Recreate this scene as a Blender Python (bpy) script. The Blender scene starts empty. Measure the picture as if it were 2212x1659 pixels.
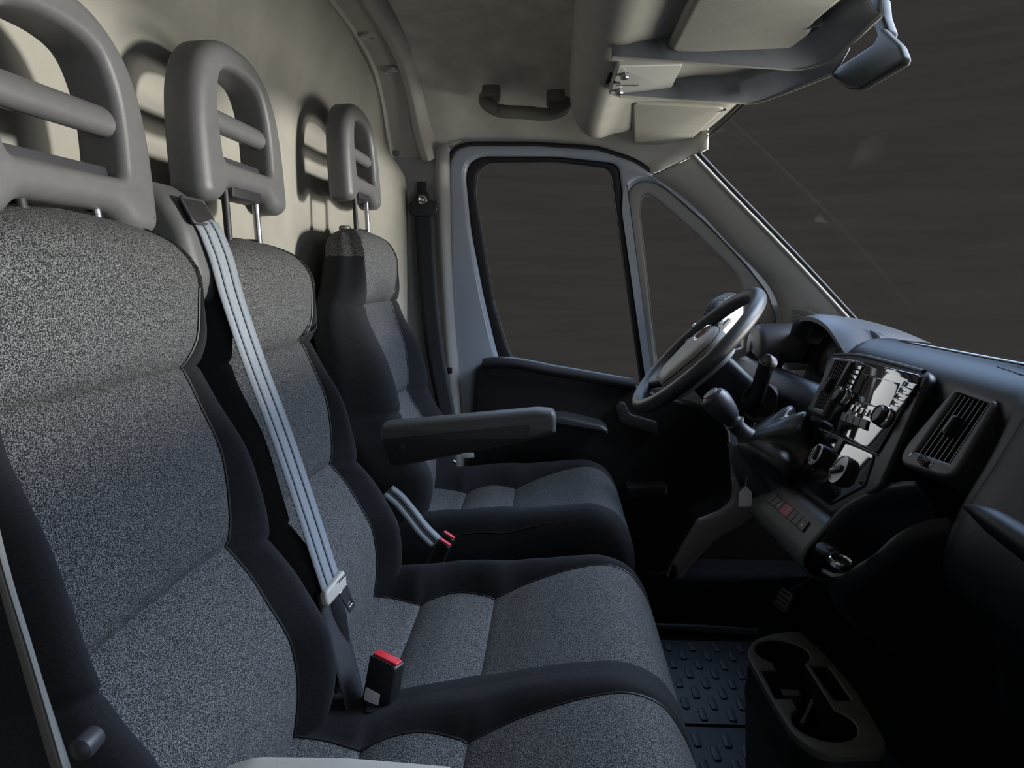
import bpy, bmesh, math, random
import numpy as np
from mathutils import Vector, Matrix
random.seed(4)
S = bpy.context.scene
COL = S.collection
# ---------------------------------------------------------------- camera
FPX, CX, CY = 1650.0, 1106.0, 829.5
_b = (CY-595)/FPX
Yc = Vector((94/FPX, _b, 1.0)).normalized()
Zc = Vector((0, 1, -_b)).normalized()
Xc = -Yc.cross(Zc)
RM = Matrix((Xc, Yc, Zc))            # world axes expressed as right, up, forward
CAM = Vector((0, 0, .87))
cd = bpy.data.cameras.new('camera'); cam = bpy.data.objects.new('camera', cd); COL.objects.link(cam)
r_, u_, f_ = RM.col[0], RM.col[1], RM.col[2]
m4 = Matrix((r_, u_, -f_)).transposed().to_4x4(); m4.translation = CAM
cam.matrix_world = m4
cd.sensor_width = 36; cd.lens = FPX/2212*36; cd.clip_start = .01
S.camera = cam
# ---------------------------------------------------------------- world, sun, daylight
def world():
    w = bpy.data.worlds.new('sky'); S.world = w; w.use_nodes = True
    nt = w.node_tree; nt.nodes.clear()
    o = nt.nodes.new('ShaderNodeOutputWorld'); bg = nt.nodes.new('ShaderNodeBackground')
    tc = nt.nodes.new('ShaderNodeTexCoord'); mp = nt.nodes.new('ShaderNodeMapping')
    mp.inputs['Scale'].default_value = (2, 2, 26)
    nz = nt.nodes.new('ShaderNodeTexNoise'); nz.inputs['Scale'].default_value = 3; nz.inputs['Detail'].default_value = 6
    rp = nt.nodes.new('ShaderNodeValToRGB')
    rp.color_ramp.elements[0].position = .3; rp.color_ramp.elements[0].color = (.0315, .0285, .0265, 1)
    rp.color_ramp.elements[1].position = .75; rp.color_ramp.elements[1].color = (.0405, .0375, .036, 1)
    L = nt.links.new
    L(tc.outputs['Generated'], mp.inputs[0]); L(mp.outputs[0], nz.inputs['Vector']); L(nz.outputs[0], rp.inputs[0])
    L(rp.outputs[0], bg.inputs[0]); L(bg.outputs[0], o.inputs[0])
    bg.inputs[1].default_value = 1.0
world()
def sun(name, e, ang, d, col):
    l = bpy.data.lights.new(name, 'SUN'); l.energy = e; l.angle = math.radians(ang); l.color = col
    o = bpy.data.objects.new(name, l); COL.objects.link(o)
    o.rotation_euler = Vector(d).to_track_quat('-Z', 'Y').to_euler(); o.location = (4, 1.3, 2); return o
def area(name, loc, tgt, sx, sy, e, col):
    l = bpy.data.lights.new(name, 'AREA'); l.shape = 'RECTANGLE'; l.size = sx; l.size_y = sy; l.energy = e; l.color = col
    o = bpy.data.objects.new(name, l); COL.objects.link(o); o.location = loc
    o.rotation_euler = (Vector(tgt)-Vector(loc)).to_track_quat('-Z', 'Y').to_euler(); return o
sun('low_sun', 4.9, 7, (-1, .0, -.012), (1, .96, .88))
area('daylight_windscreen', (2.6, 1.9, 2.6), (.2, 1.2, .7), 2.0, 1.6, 250, (.66, .79, 1))
area('daylight_open_door', (1.6, -1.4, .75), (.5, 1.7, 1.05), 1.6, 1.2, 15, (.84, .91, 1))
area('daylight_from_ground', (2.5, 2.1, .25), (0, 1.5, 1.40), 2.0, 1.2, 120, (1, .95, .86))
area('daylight_driver_side', (.7, 4.8, 3.2), (.5, 1.6, .5), 3.0, 1.8, 90, (.45, .65, 1))
area('added_driver_window_light', (-1.55, 4.8, 1.75), (.4, 1.6, .75), 1.6, 1.7, 20, (.97, .98, 1))  # added lamp panel, hidden from view, placed to reflect in the radio face
S.view_settings.view_transform = 'Standard'; S.view_settings.look = 'None'
S.view_settings.exposure = 0; S.view_settings.gamma = 1; S.view_settings.use_curve_mapping = False
# ---------------------------------------------------------------- helpers
def ray(px, py):
    c = Vector(((px-CX)/FPX, (CY-py)/FPX, 1)); return RM @ c
def at(px, py, Y=None, X=None, Z=None):
    """point where the line of sight of a photograph pixel meets a plane of known place"""
    d = ray(px, py)
    t = (Y-CAM.y)/d.y if Y is not None else (X-CAM.x)/d.x if X is not None else (Z-CAM.z)/d.z
    return CAM + d*t
class Fr:
    """a flat frame: origin, u (right), v (up), n (towards the viewer)"""
    def __init__(s, o, u, v):
        s.o = Vector(o); s.u = Vector(u).normalized(); n = s.u.cross(Vector(v)).normalized()
        s.n = n; s.v = n.cross(s.u)
    def pt(s, a, b, h=0): return s.o + s.u*a + s.v*b + s.n*h
    def px(s, x, y, h=0):
        d = ray(x, y); t = (s.o+s.n*h-CAM).dot(s.n)/d.dot(s.n); q = CAM+d*t-s.o
        return (q.dot(s.u), q.dot(s.v))
    def mat(s, a=0, b=0, h=0):
        m = Matrix((s.u, s.v, s.n)).transposed().to_4x4(); m.translation = s.pt(a, b, h); return m
    def at(s, a, b, h=0): 
        f = Fr(s.pt(a, b, h), s.u, s.v); return f
    def tilt(s, ax, deg):
        m = Matrix.Rotation(math.radians(deg), 3, {'u': s.u, 'v': s.v, 'n': s.n}[ax]); return Fr(s.o, m@s.u, m@s.v)
def herm(x, xs, ys):
    """smooth curve through given points (Catmull-Rom on uneven knots)"""
    xs = np.array(xs, float); ys = np.array(ys, float); x = np.clip(np.array(x, float), xs[0], xs[-1])
    d = np.diff(ys)/np.diff(xs); m = np.empty(len(xs)); m[0] = d[0]; m[-1] = d[-1]
    for i in range(1, len(xs)-1):
        m[i] = 0 if d[i-1]*d[i] <= 0 else 2*d[i-1]*d[i]/(d[i-1]+d[i])
    i = np.clip(np.searchsorted(xs, x)-1, 0, len(xs)-2); h = xs[i+1]-xs[i]; t = (x-xs[i])/h
    return ((2*t**3-3*t**2+1)*ys[i]+(t**3-2*t**2+t)*h*m[i]+(-2*t**3+3*t**2)*ys[i+1]+(t**3-t**2)*h*m[i+1])
def resample(pts, n, smooth=True):
    P = [Vector(p) for p in pts]
    L = [0]
    for a, b in zip(P, P[1:]): L.append(L[-1]+max((b-a).length, 1e-6))
    s = np.linspace(0, L[-1], n)
    if smooth and len(P) > 2: c = [catmull(s, L, [p[k] for p in P]) for k in range(3)]
    else: c = [np.interp(s, L, [p[k] for p in P]) for k in range(3)]
    return [Vector((c[0][i], c[1][i], c[2][i])) for i in range(n)]
def catmull(x, xs, ys):
    xs = np.array(xs, float); ys = np.array(ys, float); d = np.diff(ys)/np.diff(xs); m = np.empty(len(xs)); m[0] = d[0]; m[-1] = d[-1]
    h_ = np.diff(xs)
    for i in range(1, len(xs)-1): m[i] = (d[i-1]*h_[i]+d[i]*h_[i-1])/(h_[i]+h_[i-1])
    i = np.clip(np.searchsorted(xs, x)-1, 0, len(xs)-2); h = xs[i+1]-xs[i]; t = (x-xs[i])/h
    return ((2*t**3-3*t**2+1)*ys[i]+(t**3-2*t**2+t)*h*m[i]+(-2*t**3+3*t**2)*ys[i+1]+(t**3-t**2)*h*m[i+1])
def rnd(pts, r, n=5):
    """round the corners of a 2-D outline"""
    out = []; N = len(pts)
    for i in range(N):
        p = Vector(pts[i][:2]); a = Vector(pts[i-1][:2]); b = Vector(pts[(i+1) % N][:2])
        rr = pts[i][2] if len(pts[i]) > 2 else r
        da, db = a-p, b-p
        k = min(rr, da.length*.48, db.length*.48)
        q0 = p+da.normalized()*k; q1 = p+db.normalized()*k
        for j in range(n+1):
            t = j/n; out.append(tuple(q0*(1-t)**2+p*2*t*(1-t)+q1*t*t))
    return out
def ell(cu, cv, ru, rv, n=28, a0=0): return [(cu+ru*math.cos(a0+2*math.pi*i/n), cv+rv*math.sin(a0+2*math.pi*i/n)) for i in range(n)]
def rect(cu, cv, w, h): return [(cu-w/2, cv-h/2), (cu+w/2, cv-h/2), (cu+w/2, cv+h/2), (cu-w/2, cv+h/2)]
def link(name, me, mat, parent=None, ang=40):
    o = bpy.data.objects.new(name, me); COL.objects.link(o)
    if mat is not None:
        me.materials.clear(); me.materials.append(mat)
    if ang is not None:
        for p in me.polygons: p.use_smooth = True
        me.set_sharp_from_angle(angle=math.radians(ang))
    # the origin of the object goes to the middle of its own shape
    if len(me.vertices):
        co = np.empty(len(me.vertices)*3); me.vertices.foreach_get('co', co); co = co.reshape(-1, 3)
        c = (co.min(0)+co.max(0))/2; co -= c; me.vertices.foreach_set('co', co.ravel()); o.location = Vector(c)
        me.update()
    if parent is not None:
        o.parent = parent
        wl = Vector((0, 0, 0)); p = parent
        while p is not None: wl += p.location; p = p.parent
        o.location = o.location-wl
    return o
def pydata(name, V, Fc, mat, parent=None, ang=40):
    me = bpy.data.meshes.new(name); me.from_pydata([tuple(v) for v in V], [], Fc); me.update()
    return link(name, me, mat, parent, ang)
def thing(name, label, cat, loc, group=None):
    o = bpy.data.objects.new(name, None); COL.objects.link(o); o.location = Vector(loc); o.empty_display_size = .05
    o['label'] = label; o['category'] = cat
    if group: o['group'] = group
    return o
def tag(o, label, cat, group=None):
    o['label'] = label; o['category'] = cat
    if group: o['group'] = group
    return o
def struct(o, label=None):
    o['kind'] = 'structure'
    if label: o['label'] = label
    return o
def lab(o, l): o['label'] = l; return o
def solid(o, t, off=-1):
    m = o.modifiers.new('s', 'SOLIDIFY'); m.thickness = t; m.offset = off; return o
def grid(name, rows, mat, parent=None, closed=False, cap=False, ang=50, flip=False):
    V = [p for r in rows for p in r]; n = len(rows[0]); Fc = []
    for i in range(len(rows)-1):
        for j in range(n if closed else n-1):
            k = (j+1) % n; q = (i*n+j, i*n+k, (i+1)*n+k, (i+1)*n+j); Fc.append(q[::-1] if flip else q)
    if cap:
        a = tuple(range(n)); b = tuple(range((len(rows)-1)*n, len(rows)*n))
        Fc += [a if flip else a[::-1], b[::-1] if flip else b]
    return pydata(name, V, Fc, mat, parent, ang)
def patch(name, lines, mat, parent=None, n=24, m=None, thick=.004, smooth=True, cross=True, off=-1, flip=False):
    """surface lofted through several 3-D polylines"""
    R = [resample(l, n, smooth) for l in lines]
    if m:
        cols = [resample([R[i][j] for i in range(len(R))], m, cross) for j in range(n)]
        R = [[cols[j][i] for j in range(n)] for i in range(m)]
    o = grid(name, R, mat, parent, flip=flip)
    if thick: solid(o, thick, off)
    return o
def tube(name, pts, r, mat, parent=None, closed=False, k=10, n=None, flat=1.0):
    P = [Vector(p) for p in pts]
    if n: P = resample(P+([P[0]] if closed else []), n+(1 if closed else 0)); P = P[:-1] if closed else P
    N = len(P); rows = []; t0 = None; nv = None
    for i in range(N):
        a = P[i-1] if (closed or i) else P[0]; b = P[(i+1) % N] if (closed or i < N-1) else P[-1]
        t = (b-a).normalized()
        if nv is None: nv = t.orthogonal().normalized()
        else: nv = (nv-t*nv.dot(t)).normalized()
        bn = t.cross(nv); rr = r if not isinstance(r, (list, tuple)) else float(np.interp(i/(N-1), np.linspace(0, 1, len(r)), r))
        rows.append([P[i]+(nv*math.cos(2*math.pi*j/k)+bn*flat*math.sin(2*math.pi*j/k))*rr for j in range(k)])
    if closed: rows.append(rows[0]); 
    o = grid(name, rows, mat, parent, closed=True, cap=not closed, flip=True)
    return o
def plate(name, fr, outline, depth, mat, parent=None, holes=(), bevel=.002, h0=0., res=2):
    """outline with holes, given thickness and rounded edges, standing on the frame (towards n)"""
    cu = bpy.data.curves.new(name, 'CURVE'); cu.dimensions = '2D'; cu.fill_mode = 'BOTH'
    bevel = min(bevel, depth*.49)
    cu.extrude = max(depth/2-bevel, 1e-5); cu.bevel_depth = bevel; cu.bevel_resolution = res; cu.offset = -bevel
    for poly in (outline,)+tuple(holes):
        s = cu.splines.new('POLY'); s.points.add(len(poly)-1)
        for p, q in zip(s.points, poly): p.co = (q[0], q[1], 0, 1)
        s.use_cyclic_u = True
    t = bpy.data.objects.new('tmp', cu); COL.objects.link(t)
    dg = bpy.context.evaluated_depsgraph_get(); me = bpy.data.meshes.new_from_object(t.evaluated_get(dg))
    bpy.data.objects.remove(t); bpy.data.curves.remove(cu)
    bm = bmesh.new(); bm.from_mesh(me); bmesh.ops.remove_doubles(bm, verts=bm.verts, dist=1e-5)
    bmesh.ops.recalc_face_normals(bm, faces=bm.faces); bm.to_mesh(me); bm.free()
    me.transform(fr.mat(0, 0, h0+depth/2)); me.name = name
    return link(name, me, mat, parent, 35)
def text(name, fr, s, size, mat, parent=None, h=.0004):
    cu = bpy.data.curves.new(name, 'FONT'); cu.body = s; cu.size = size; cu.align_x = 'CENTER'; cu.align_y = 'CENTER'; cu.extrude = .0002
    t = bpy.data.objects.new('tmp', cu); COL.objects.link(t)
    dg = bpy.context.evaluated_depsgraph_get(); me = bpy.data.meshes.new_from_object(t.evaluated_get(dg))
    bpy.data.objects.remove(t); bpy.data.curves.remove(cu)
    me.transform(fr.mat(0, 0, h)); me.name = name
    return link(name, me, mat, parent, 35)
def rbox(name, fr, su, sv, sn, mat, parent=None, bevel=.003, seg=2, taper=1.0):
    """box with rounded edges, standing on the frame"""
    bm = bmesh.new(); bmesh.ops.create_cube(bm, size=1)
    for v in bm.verts:
        k = taper if v.co.z > 0 else 1
        v.co = Vector((v.co.x*su*k, v.co.y*sv*k, (v.co.z+.5)*sn))
    if bevel: bmesh.ops.bevel(bm, geom=bm.edges[:], offset=min(bevel, su*.45, sv*.45, sn*.45), segments=seg, profile=.6, affect='EDGES')
    me = bpy.data.meshes.new(name); bm.to_mesh(me); bm.free(); me.transform(fr.mat())
    return link(name, me, mat, parent, 40)
def lathe(name, fr, prof, mat, parent=None, n=32, ang=35, sq=1.0):
    rows = [[fr.pt(r*math.cos(2*math.pi*j/n)*sq, r*math.sin(2*math.pi*j/n), h) for j in range(n)] for r, h in prof]
    return grid(name, rows, mat, parent, closed=True, cap=True, ang=ang)
def ribbon(name, pts, wid, hw, mat, parent=None, n=40, thick=.0016):
    C = resample(pts, n); rows = []
    for i, c in enumerate(C):
        w = Vector(wid(i/(n-1)) if callable(wid) else wid).normalized()
        rows.append([c+w*hw*k for k in (-1, -.5, 0, .5, 1)])
    return solid(grid(name, rows, mat, parent), thick, 0)
from mathutils.bvhtree import BVHTree
def hit(px, py, o):
    """point and surface direction where the line of sight of a pixel meets a built object"""
    me = o.data; w = Vector((0, 0, 0)); q = o
    while q is not None: w += q.location; q = q.parent
    t = BVHTree.FromPolygons([v.co+w for v in me.vertices], [p.vertices[:] for p in me.polygons])
    r = ray(px, py).normalized(); h = t.ray_cast(CAM, r)
    n = h[1]; n = -n if n.dot(r) > 0 else n
    return h[0], n
# ---------------------------------------------------------------- materials
MATS = {}
def mat(name, col, rough=.5, metal=0., var=.0, scale=60., bump=0., bscale=400., spec=.5, coat=0., stretch=None, sheen=0.):
    m = bpy.data.materials.new(name); m.use_nodes = True; nt = m.node_tree; b = nt.nodes['Principled BSDF']; L = nt.links.new
    b.inputs['Base Color'].default_value = (*col, 1); b.inputs['Roughness'].default_value = rough; b.inputs['Metallic'].default_value = metal
    b.inputs['Specular IOR Level'].default_value = spec; b.inputs['Coat Weight'].default_value = coat; b.inputs['Coat Roughness'].default_value = .05
    b.inputs['Sheen Weight'].default_value = sheen
    tc = nt.nodes.new('ShaderNodeTexCoord'); src = tc.outputs['Object']
    if stretch:
        mp = nt.nodes.new('ShaderNodeMapping'); mp.inputs['Scale'].default_value = stretch; L(src, mp.inputs[0]); src = mp.outputs[0]
    if var:
        nz = nt.nodes.new('ShaderNodeTexNoise'); nz.inputs['Scale'].default_value = scale; nz.inputs['Detail'].default_value = 5; L(src, nz.inputs['Vector'])
        rp = nt.nodes.new('ShaderNodeValToRGB'); rp.color_ramp.elements[0].position = .3; rp.color_ramp.elements[1].position = .7
        rp.color_ramp.elements[0].color = (*[c*(1-var) for c in col], 1); rp.color_ramp.elements[1].color = (*[min(1, c*(1+var)) for c in col], 1)
        L(nz.outputs[0], rp.inputs[0]); L(rp.outputs[0], b.inputs['Base Color'])
    if bump:
        nb = nt.nodes.new('ShaderNodeTexNoise'); nb.inputs['Scale'].default_value = bscale; nb.inputs['Detail'].default_value = 3; L(src, nb.inputs['Vector'])
        bp = nt.nodes.new('ShaderNodeBump'); bp.inputs['Strength'].default_value = bump; bp.inputs['Distance'].default_value = .001
        L(nb.outputs[0], bp.inputs['Height']); L(bp.outputs[0], b.inputs['Normal'])
    MATS[name] = m; return m
def fabric(name, dark, light, scale):
    """woven upholstery: short pale flecks on a dark ground"""
    m = bpy.data.materials.new(name); m.use_nodes = True; nt = m.node_tree; b = nt.nodes['Principled BSDF']; L = nt.links.new
    tc = nt.nodes.new('ShaderNodeTexCoord')
    nz = nt.nodes.new('ShaderNodeTexNoise'); nz.inputs['Scale'].default_value = scale; nz.inputs['Detail'].default_value = 2.5; nz.inputs['Roughness'].default_value = .6
    vo = nt.nodes.new('ShaderNodeTexVoronoi'); vo.inputs['Scale'].default_value = scale*1.1
    L(tc.outputs['Object'], nz.inputs['Vector']); L(tc.outputs['Object'], vo.inputs['Vector'])
    ad = nt.nodes.new('ShaderNodeMath'); ad.operation = 'SUBTRACT'; L(nz.outputs[0], ad.inputs[0])
    mu = nt.nodes.new('ShaderNodeMath'); mu.operation = 'MULTIPLY'; mu.inputs[1].default_value = .34; L(vo.outputs['Distance'], mu.inputs[0]); L(mu.outputs[0], ad.inputs[1])
    rp = nt.nodes.new('ShaderNodeValToRGB'); rp.color_ramp.elements[0].position = .31; rp.color_ramp.elements[1].position = .42
    rp.color_ramp.elements[0].color = (*dark, 1); rp.color_ramp.elements[1].color = (*light, 1)
    L(ad.outputs[0], rp.inputs[0]); L(rp.outputs[0], b.inputs['Base Color'])
    bp = nt.nodes.new('ShaderNodeBump'); bp.inputs['Strength'].default_value = .35; bp.inputs['Distance'].default_value = .001
    L(ad.outputs[0], bp.inputs['Height']); L(bp.outputs[0], b.inputs['Normal'])
    b.inputs['Roughness'].default_value = .85; b.inputs['Specular IOR Level'].default_value = .25
    MATS[name] = m; return m
def glass(name, tint=(.97, .98, .98), refl=1.0):
    m = bpy.data.materials.new(name); m.use_nodes = True; nt = m.node_tree; nt.nodes.clear(); L = nt.links.new
    o = nt.nodes.new('ShaderNodeOutputMaterial'); mx = nt.nodes.new('ShaderNodeMixShader'); t = nt.nodes.new('ShaderNodeBsdfTransparent'); g = nt.nodes.new('ShaderNodeBsdfGlossy')
    fr = nt.nodes.new('ShaderNodeFresnel'); fr.inputs[0].default_value = 1.03; t.inputs[0].default_value = (*tint, 1); g.inputs['Roughness'].default_value = .02
    L(fr.outputs[0], mx.inputs[0]); L(t.outputs[0], mx.inputs[1]); L(g.outputs[0], mx.inputs[2]); L(mx.outputs[0], o.inputs[0]); return m
M_felt = mat('grey_felt', (.26, .251, .224), .95, var=.10, scale=9, bump=.5, bscale=700, spec=.1)
M_head = mat('headliner_felt', (.56, .535, .47), .95, var=.12, scale=14, bump=.4, bscale=900, spec=.1)
M_trim = mat('beige_grey_trim', (.36, .345, .31), .55, var=.03, scale=30, bump=.15, bscale=900)
M_pil = mat('pale_grey_pillar_trim', (.33, .325, .31), .5, bump=.15, bscale=900)
M_pil2 = mat('pillar_cover_lightened', (.50, .49, .45), .5, bump=.15, bscale=900)  # copy of the pillar trim, colour lightened in place of missing light
M_paint = mat('blue_grey_paint', (.40, .445, .52), .22, coat=.5)
M_rub = mat('black_rubber', (.012, .012, .015), .55)
M_blk = mat('black_plastic', (.011, .012, .014), .42, var=.1, scale=40, bump=.2, bscale=1400)
M_dash = mat('dash_plastic', (.008, .009, .0125), .32, var=.08, scale=40, bump=.25, bscale=1500, spec=.2)
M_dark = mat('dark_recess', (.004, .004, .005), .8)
M_gloss = mat('piano_black', (.006, .006, .008), .04, coat=1.0)
M_clo = mat('black_seat_cloth', (.017, .018, .021), .9, var=.25, scale=500, bump=.4, bscale=1600, spec=.2)
M_fab = fabric('flecked_seat_cloth', (.009, .0095, .011), (.180, .182, .185), 900)
M_hr = mat('headrest_vinyl', (.098, .099, .103), .45, var=.06, scale=60, bump=.25, bscale=1500)
M_shell = mat('charcoal_shell', (.035, .036, .042), .45, bump=.2, bscale=1300)
M_gry = mat('mid_grey_plastic', (.16, .16, .155), .5, bump=.2, bscale=1300)
M_chrome = mat('chrome', (.75, .75, .76), .12, metal=1)
M_steel = mat('dull_steel', (.35, .35, .37), .3, metal=1)
M_web = mat('belt_webbing', (.20, .225, .255), .6, var=.08, scale=200, bump=.5, bscale=900)
M_webd = mat('black_belt_webbing', (.010, .011, .016), .65, bump=.5, bscale=900)
M_tong = mat('pale_tongue_plastic', (.42, .41, .38), .5)
M_red = mat('red_button', (.55, .02, .03), .35)
M_hazard = mat('hazard_red', (.30, .035, .05), .45, bump=.2, bscale=2000)
M_white = mat('white_print', (.7, .7, .72), .5)
M_paper = mat('white_paper', (.82, .80, .86), .7, var=.03, scale=30)
M_body = mat('body_paint_grey', (.42, .41, .46), .35)
M_floor = mat('floor_lining', (.006, .007, .010), .95, var=.3, scale=30, bump=.4, bscale=300, spec=.08)
M_mat = mat('rubber_mat', (.020, .025, .033), .5, var=.12, scale=25, bump=.3, bscale=900)
M_glass = glass('clear_glass')
M_glass2 = glass('instrument_glass', (.8, .82, .82)); 
M_glass2.node_tree.nodes['Fresnel'].inputs[0].default_value = 1.45
M_gry2 = mat('graphite_plastic', (.060, .062, .060), .5, var=.15, scale=900, bump=.3, bscale=1500)
M_pink = mat('pale_red_print', (.5, .2, .22), .5)
M_leather = mat('black_leather', (.016, .017, .021), .30, bump=.3, bscale=350)
M_rim = mat('wheel_rim_foam', (.030, .031, .034), .42, bump=.3, bscale=1500)
M_hub = mat('airbag_cover_grey', (.27, .27, .25), .5, bump=.25, bscale=1500)
M_badge = mat('badge_red', (.16, .01, .02), .2, coat=1)
M_felt2 = mat('console_grey', (.36, .35, .31), .7, var=.05, scale=20, bump=.3, bscale=900, spec=.2)
M_beam = mat('console_beam_grey', (.20, .205, .23), .5, bump=.15, bscale=1200)
M_panel = mat('switch_panel_grey', (.40, .41, .38), .45)
M_visor = mat('visor_vinyl', (.34, .33, .29), .7, var=.04, scale=20, bump=.35, bscale=800, spec=.2)
M_slab = mat('mirror_grey', (.035, .039, .039), .5, spec=.2)
M_gry3 = mat('handle_grey', (.17, .165, .145), .5, bump=.2, bscale=1200)
M_webs = mat('belt_stripe', (.09, .11, .14), .6)
M_cup = mat('cup_console_grey', (.085, .085, .075), .5, var=.08, scale=40, bump=.25, bscale=1000)
M_fleck = fabric('speckled_housing', (.02, .02, .022), (.12, .125, .13), 220)
M_facew = mat('mirror_reflection_white', (.9, .9, .92), .3)  # plain white painted in for the bright outside reflected in the mirror
M_lid = mat('satin_black_lid', (.020, .020, .021), .14, coat=.6)
# ---------------------------------------------------------------- the cab shell
def bulk_x(Y, Z):
    x = -.575+float(herm(Z, [0, 1.2, 1.35, 1.5], [0, 0, .03, .085]))
    ex = float(herm(Z, [0, .86, 1.13, 1.16, 1.21, 1.25, 1.5], [-.43, -.43, -.432, -.445, -.478, -.49, -.50]))
    t = min(1, max(0, (Y-1.86)/.32)); t = t*t*(3-2*t)
    return x*(1-t)+max(x, ex)*t
rows = [[Vector((bulk_x(Y, Z), Y, Z)) for Y in np.linspace(.30, 2.2, 60)] for Z in np.linspace(0, 1.50, 60)]
wr = struct(solid(grid('wall_rear', rows, M_felt), .01, 1), 'grey felt bulkhead behind the seats')
plug = lathe('plug', Fr((bulk_x(2.02, 1)-.002, 2.05, .93), (0, 1, .0), (0, 0, 1)).tilt('v', -42), [(.0, .004), (.020, .004), (.023, .002), (.024, -.004)], M_rub, wr)
plug.location = at(838, 507, Y=2.08)+Vector((0, 0, 0))
def on_bulk(px, py):
    lo, hi = .4, 2.19
    for _ in range(40):
        y = (lo+hi)/2; p = at(px, py, Y=y)
        if p.x > bulk_x(y, p.z): lo = y
        else: hi = y
    return p
plug.location = on_bulk(838, 507)+Vector((.002, -.002, 0))
# roof bow cover: runs across the top of the bulkhead and turns down into the pillar
path = [(.30, 1.475), (1.2, 1.478), (1.75, 1.470), (1.98, 1.452), (2.10, 1.415), (2.165, 1.36), (2.20, 1.28), (2.21, 1.205)]
def bow(off):
    L = []
    for y, z in path:
        xl = float(np.interp(z, [1.2, 1.30, 1.42, 1.48], [-.475, -.49, -.495, -.505]))
        xr = float(np.interp(z, [1.2, 1.28, 1.36, 1.45, 1.48], [-.325, -.352, -.365, -.378, -.382]))
        x = xl+(xr-xl)*off[0]; L.append((x, y-off[1]*(.3+max(0, (1.47-z)/.25)), z-off[1]))
    return L
trim = struct(patch('trim_1', [bow((0, 0)), bow((.02, .012)), bow((.10, .014)), bow((.14, .006)), bow((.62, .006)), bow((.66, .016)), bow((.80, .018)), bow((.88, .012)), bow((1, -.004))], M_trim, n=50, m=60, thick=.006, cross=False), 'beige trim strip over the bulkhead turning into the pillar')
for px, py in ((795, 76), (848, 153)):
    p, n = hit(px, py, trim); fr = Fr(p, (0, -1, 0), n.cross(Vector((0, -1, 0))))
    if fr.n.dot(n) < 0: fr = Fr(p, (0, 1, 0), n.cross(Vector((0, 1, 0))))
    lathe('trim_cap', fr.at(0, 0, .002), [(.020, -.008), (.020, .002), (.017, .004), (.0145, .001), (.0, .0005)], M_trim, trim)
    lathe('cap_recess', fr.at(0, 0, .003), [(.0135, -.001), (0, -.0005)], M_gry, trim)
pil = struct(patch('trim_2', [[(-.50, 2.215, 1.215), (-.48, 2.22, .8), (-.48, 2.22, .0)], [(-.43, 2.222, 1.215), (-.43, 2.225, .8), (-.43, 2.225, .0)], [(-.352, 2.215, 1.215), (-.345, 2.22, .8), (-.32, 2.22, .0)],
      [(-.335, 2.195, 1.225), (-.320, 2.20, .8), (-.296, 2.20, .45), (-.25, 2.2, 0)], [(-.308, 2.21, 1.240), (-.300, 2.215, .8), (-.275, 2.215, .45), (-.23, 2.215, 0)], [(-.305, 2.25, 1.24), (-.298, 2.25, .8), (-.272, 2.25, .45), (-.23, 2.25, 0)]],
      M_pil, n=20, m=30, thick=.004), 'grey lower pillar trim behind the driver door')
for px, py in ((857, 332), (920, 332)):
    lathe('screw', Fr(at(px, py, Y=2.197), (1, 0, 0), (0, 0, 1)), [(.009, -.004), (.009, .001), (.006, .002), (.0, .0005)], M_gry, trim, n=16)
# ceiling and the curve down to the driver door
def edge_z(x): return float(herm(x, [-.42, -.31, -.27, 0, .10, .20, .27, .33, .40], [1.235, 1.235, 1.255, 1.243, 1.222, 1.185, 1.155, 1.172, 1.200]))
XS = np.linspace(-.40, .40, 40)
prof = [(0, 2.26), (.06, 2.235), (.13, 2.175), (.185, 2.09), (.22, 1.98), (.236, 1.8), (.24, 1.4), (.24, .9), (.24, .3)]
lines = []
for dz, y in prof:
    L = []
    for x in XS:
        e = edge_z(x); top = 1.488-max(0, (x-.12))*.45
        z = e+dz/.24*(top-e); L.append((x, min(y, 2.26-max(0, x-.25)*1.0), z))
    lines.append(L)
ceil = struct(patch('ceiling', lines, M_head, n=40, m=60, thick=.006, off=1), 'grey felt headliner')
# floor, sills
struct(rbox('floor', Fr((.35, 1.3, -.03), (1, 0, 0), (0, 1, 0)), 2.1, 2.0, .03, M_floor, bevel=0), 'dark cab floor')
# outer wall behind the door lining and the front wall
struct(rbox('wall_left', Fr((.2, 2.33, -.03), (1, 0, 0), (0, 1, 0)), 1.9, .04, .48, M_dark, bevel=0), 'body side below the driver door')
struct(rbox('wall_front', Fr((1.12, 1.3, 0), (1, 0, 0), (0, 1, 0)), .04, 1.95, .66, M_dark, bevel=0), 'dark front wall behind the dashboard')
# ---------------------------------------------------------------- driver door
DY = 2.25
fd = Fr((0, DY, 0), (1, 0, 0), (0, 0, 1))
door = struct(thing('door_1', 'blue-grey painted driver door with black lining and two windows', 'door', (.2, DY, .1)))
del door['category']
P = lambda L, h=0: [fd.px(x, y, h) for x, y in L]
outer = [(972, 620), (970, 350), (985, 322), (1012, 313), (1150, 313), (1290, 322), (1370, 348), (1440, 395), (1530, 472), (1620, 567), (1664, 625), (1684, 680), (1684, 760), (1660, 1020), (1000, 1020), (990, 900)]
win = [(1006, 380), (1014, 352), (1040, 338), (1200, 338), (1322, 352), (1337, 362), (1402, 850), (1085, 800), (1068, 740), (1045, 640), (1018, 500)]
qua = [(1353, 455), (1356, 412), (1378, 392), (1412, 392), (1450, 415), (1560, 515), (1640, 605), (1672, 655), (1680, 700), (1676, 780), (1408, 850)]
plate('door_frame', fd, rnd(P(outer), .02), .045, M_paint, door, holes=(rnd(P(win), .03)[::-1], rnd(P(qua), .02)[::-1]), bevel=.014, h0=-.03, res=4)
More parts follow.
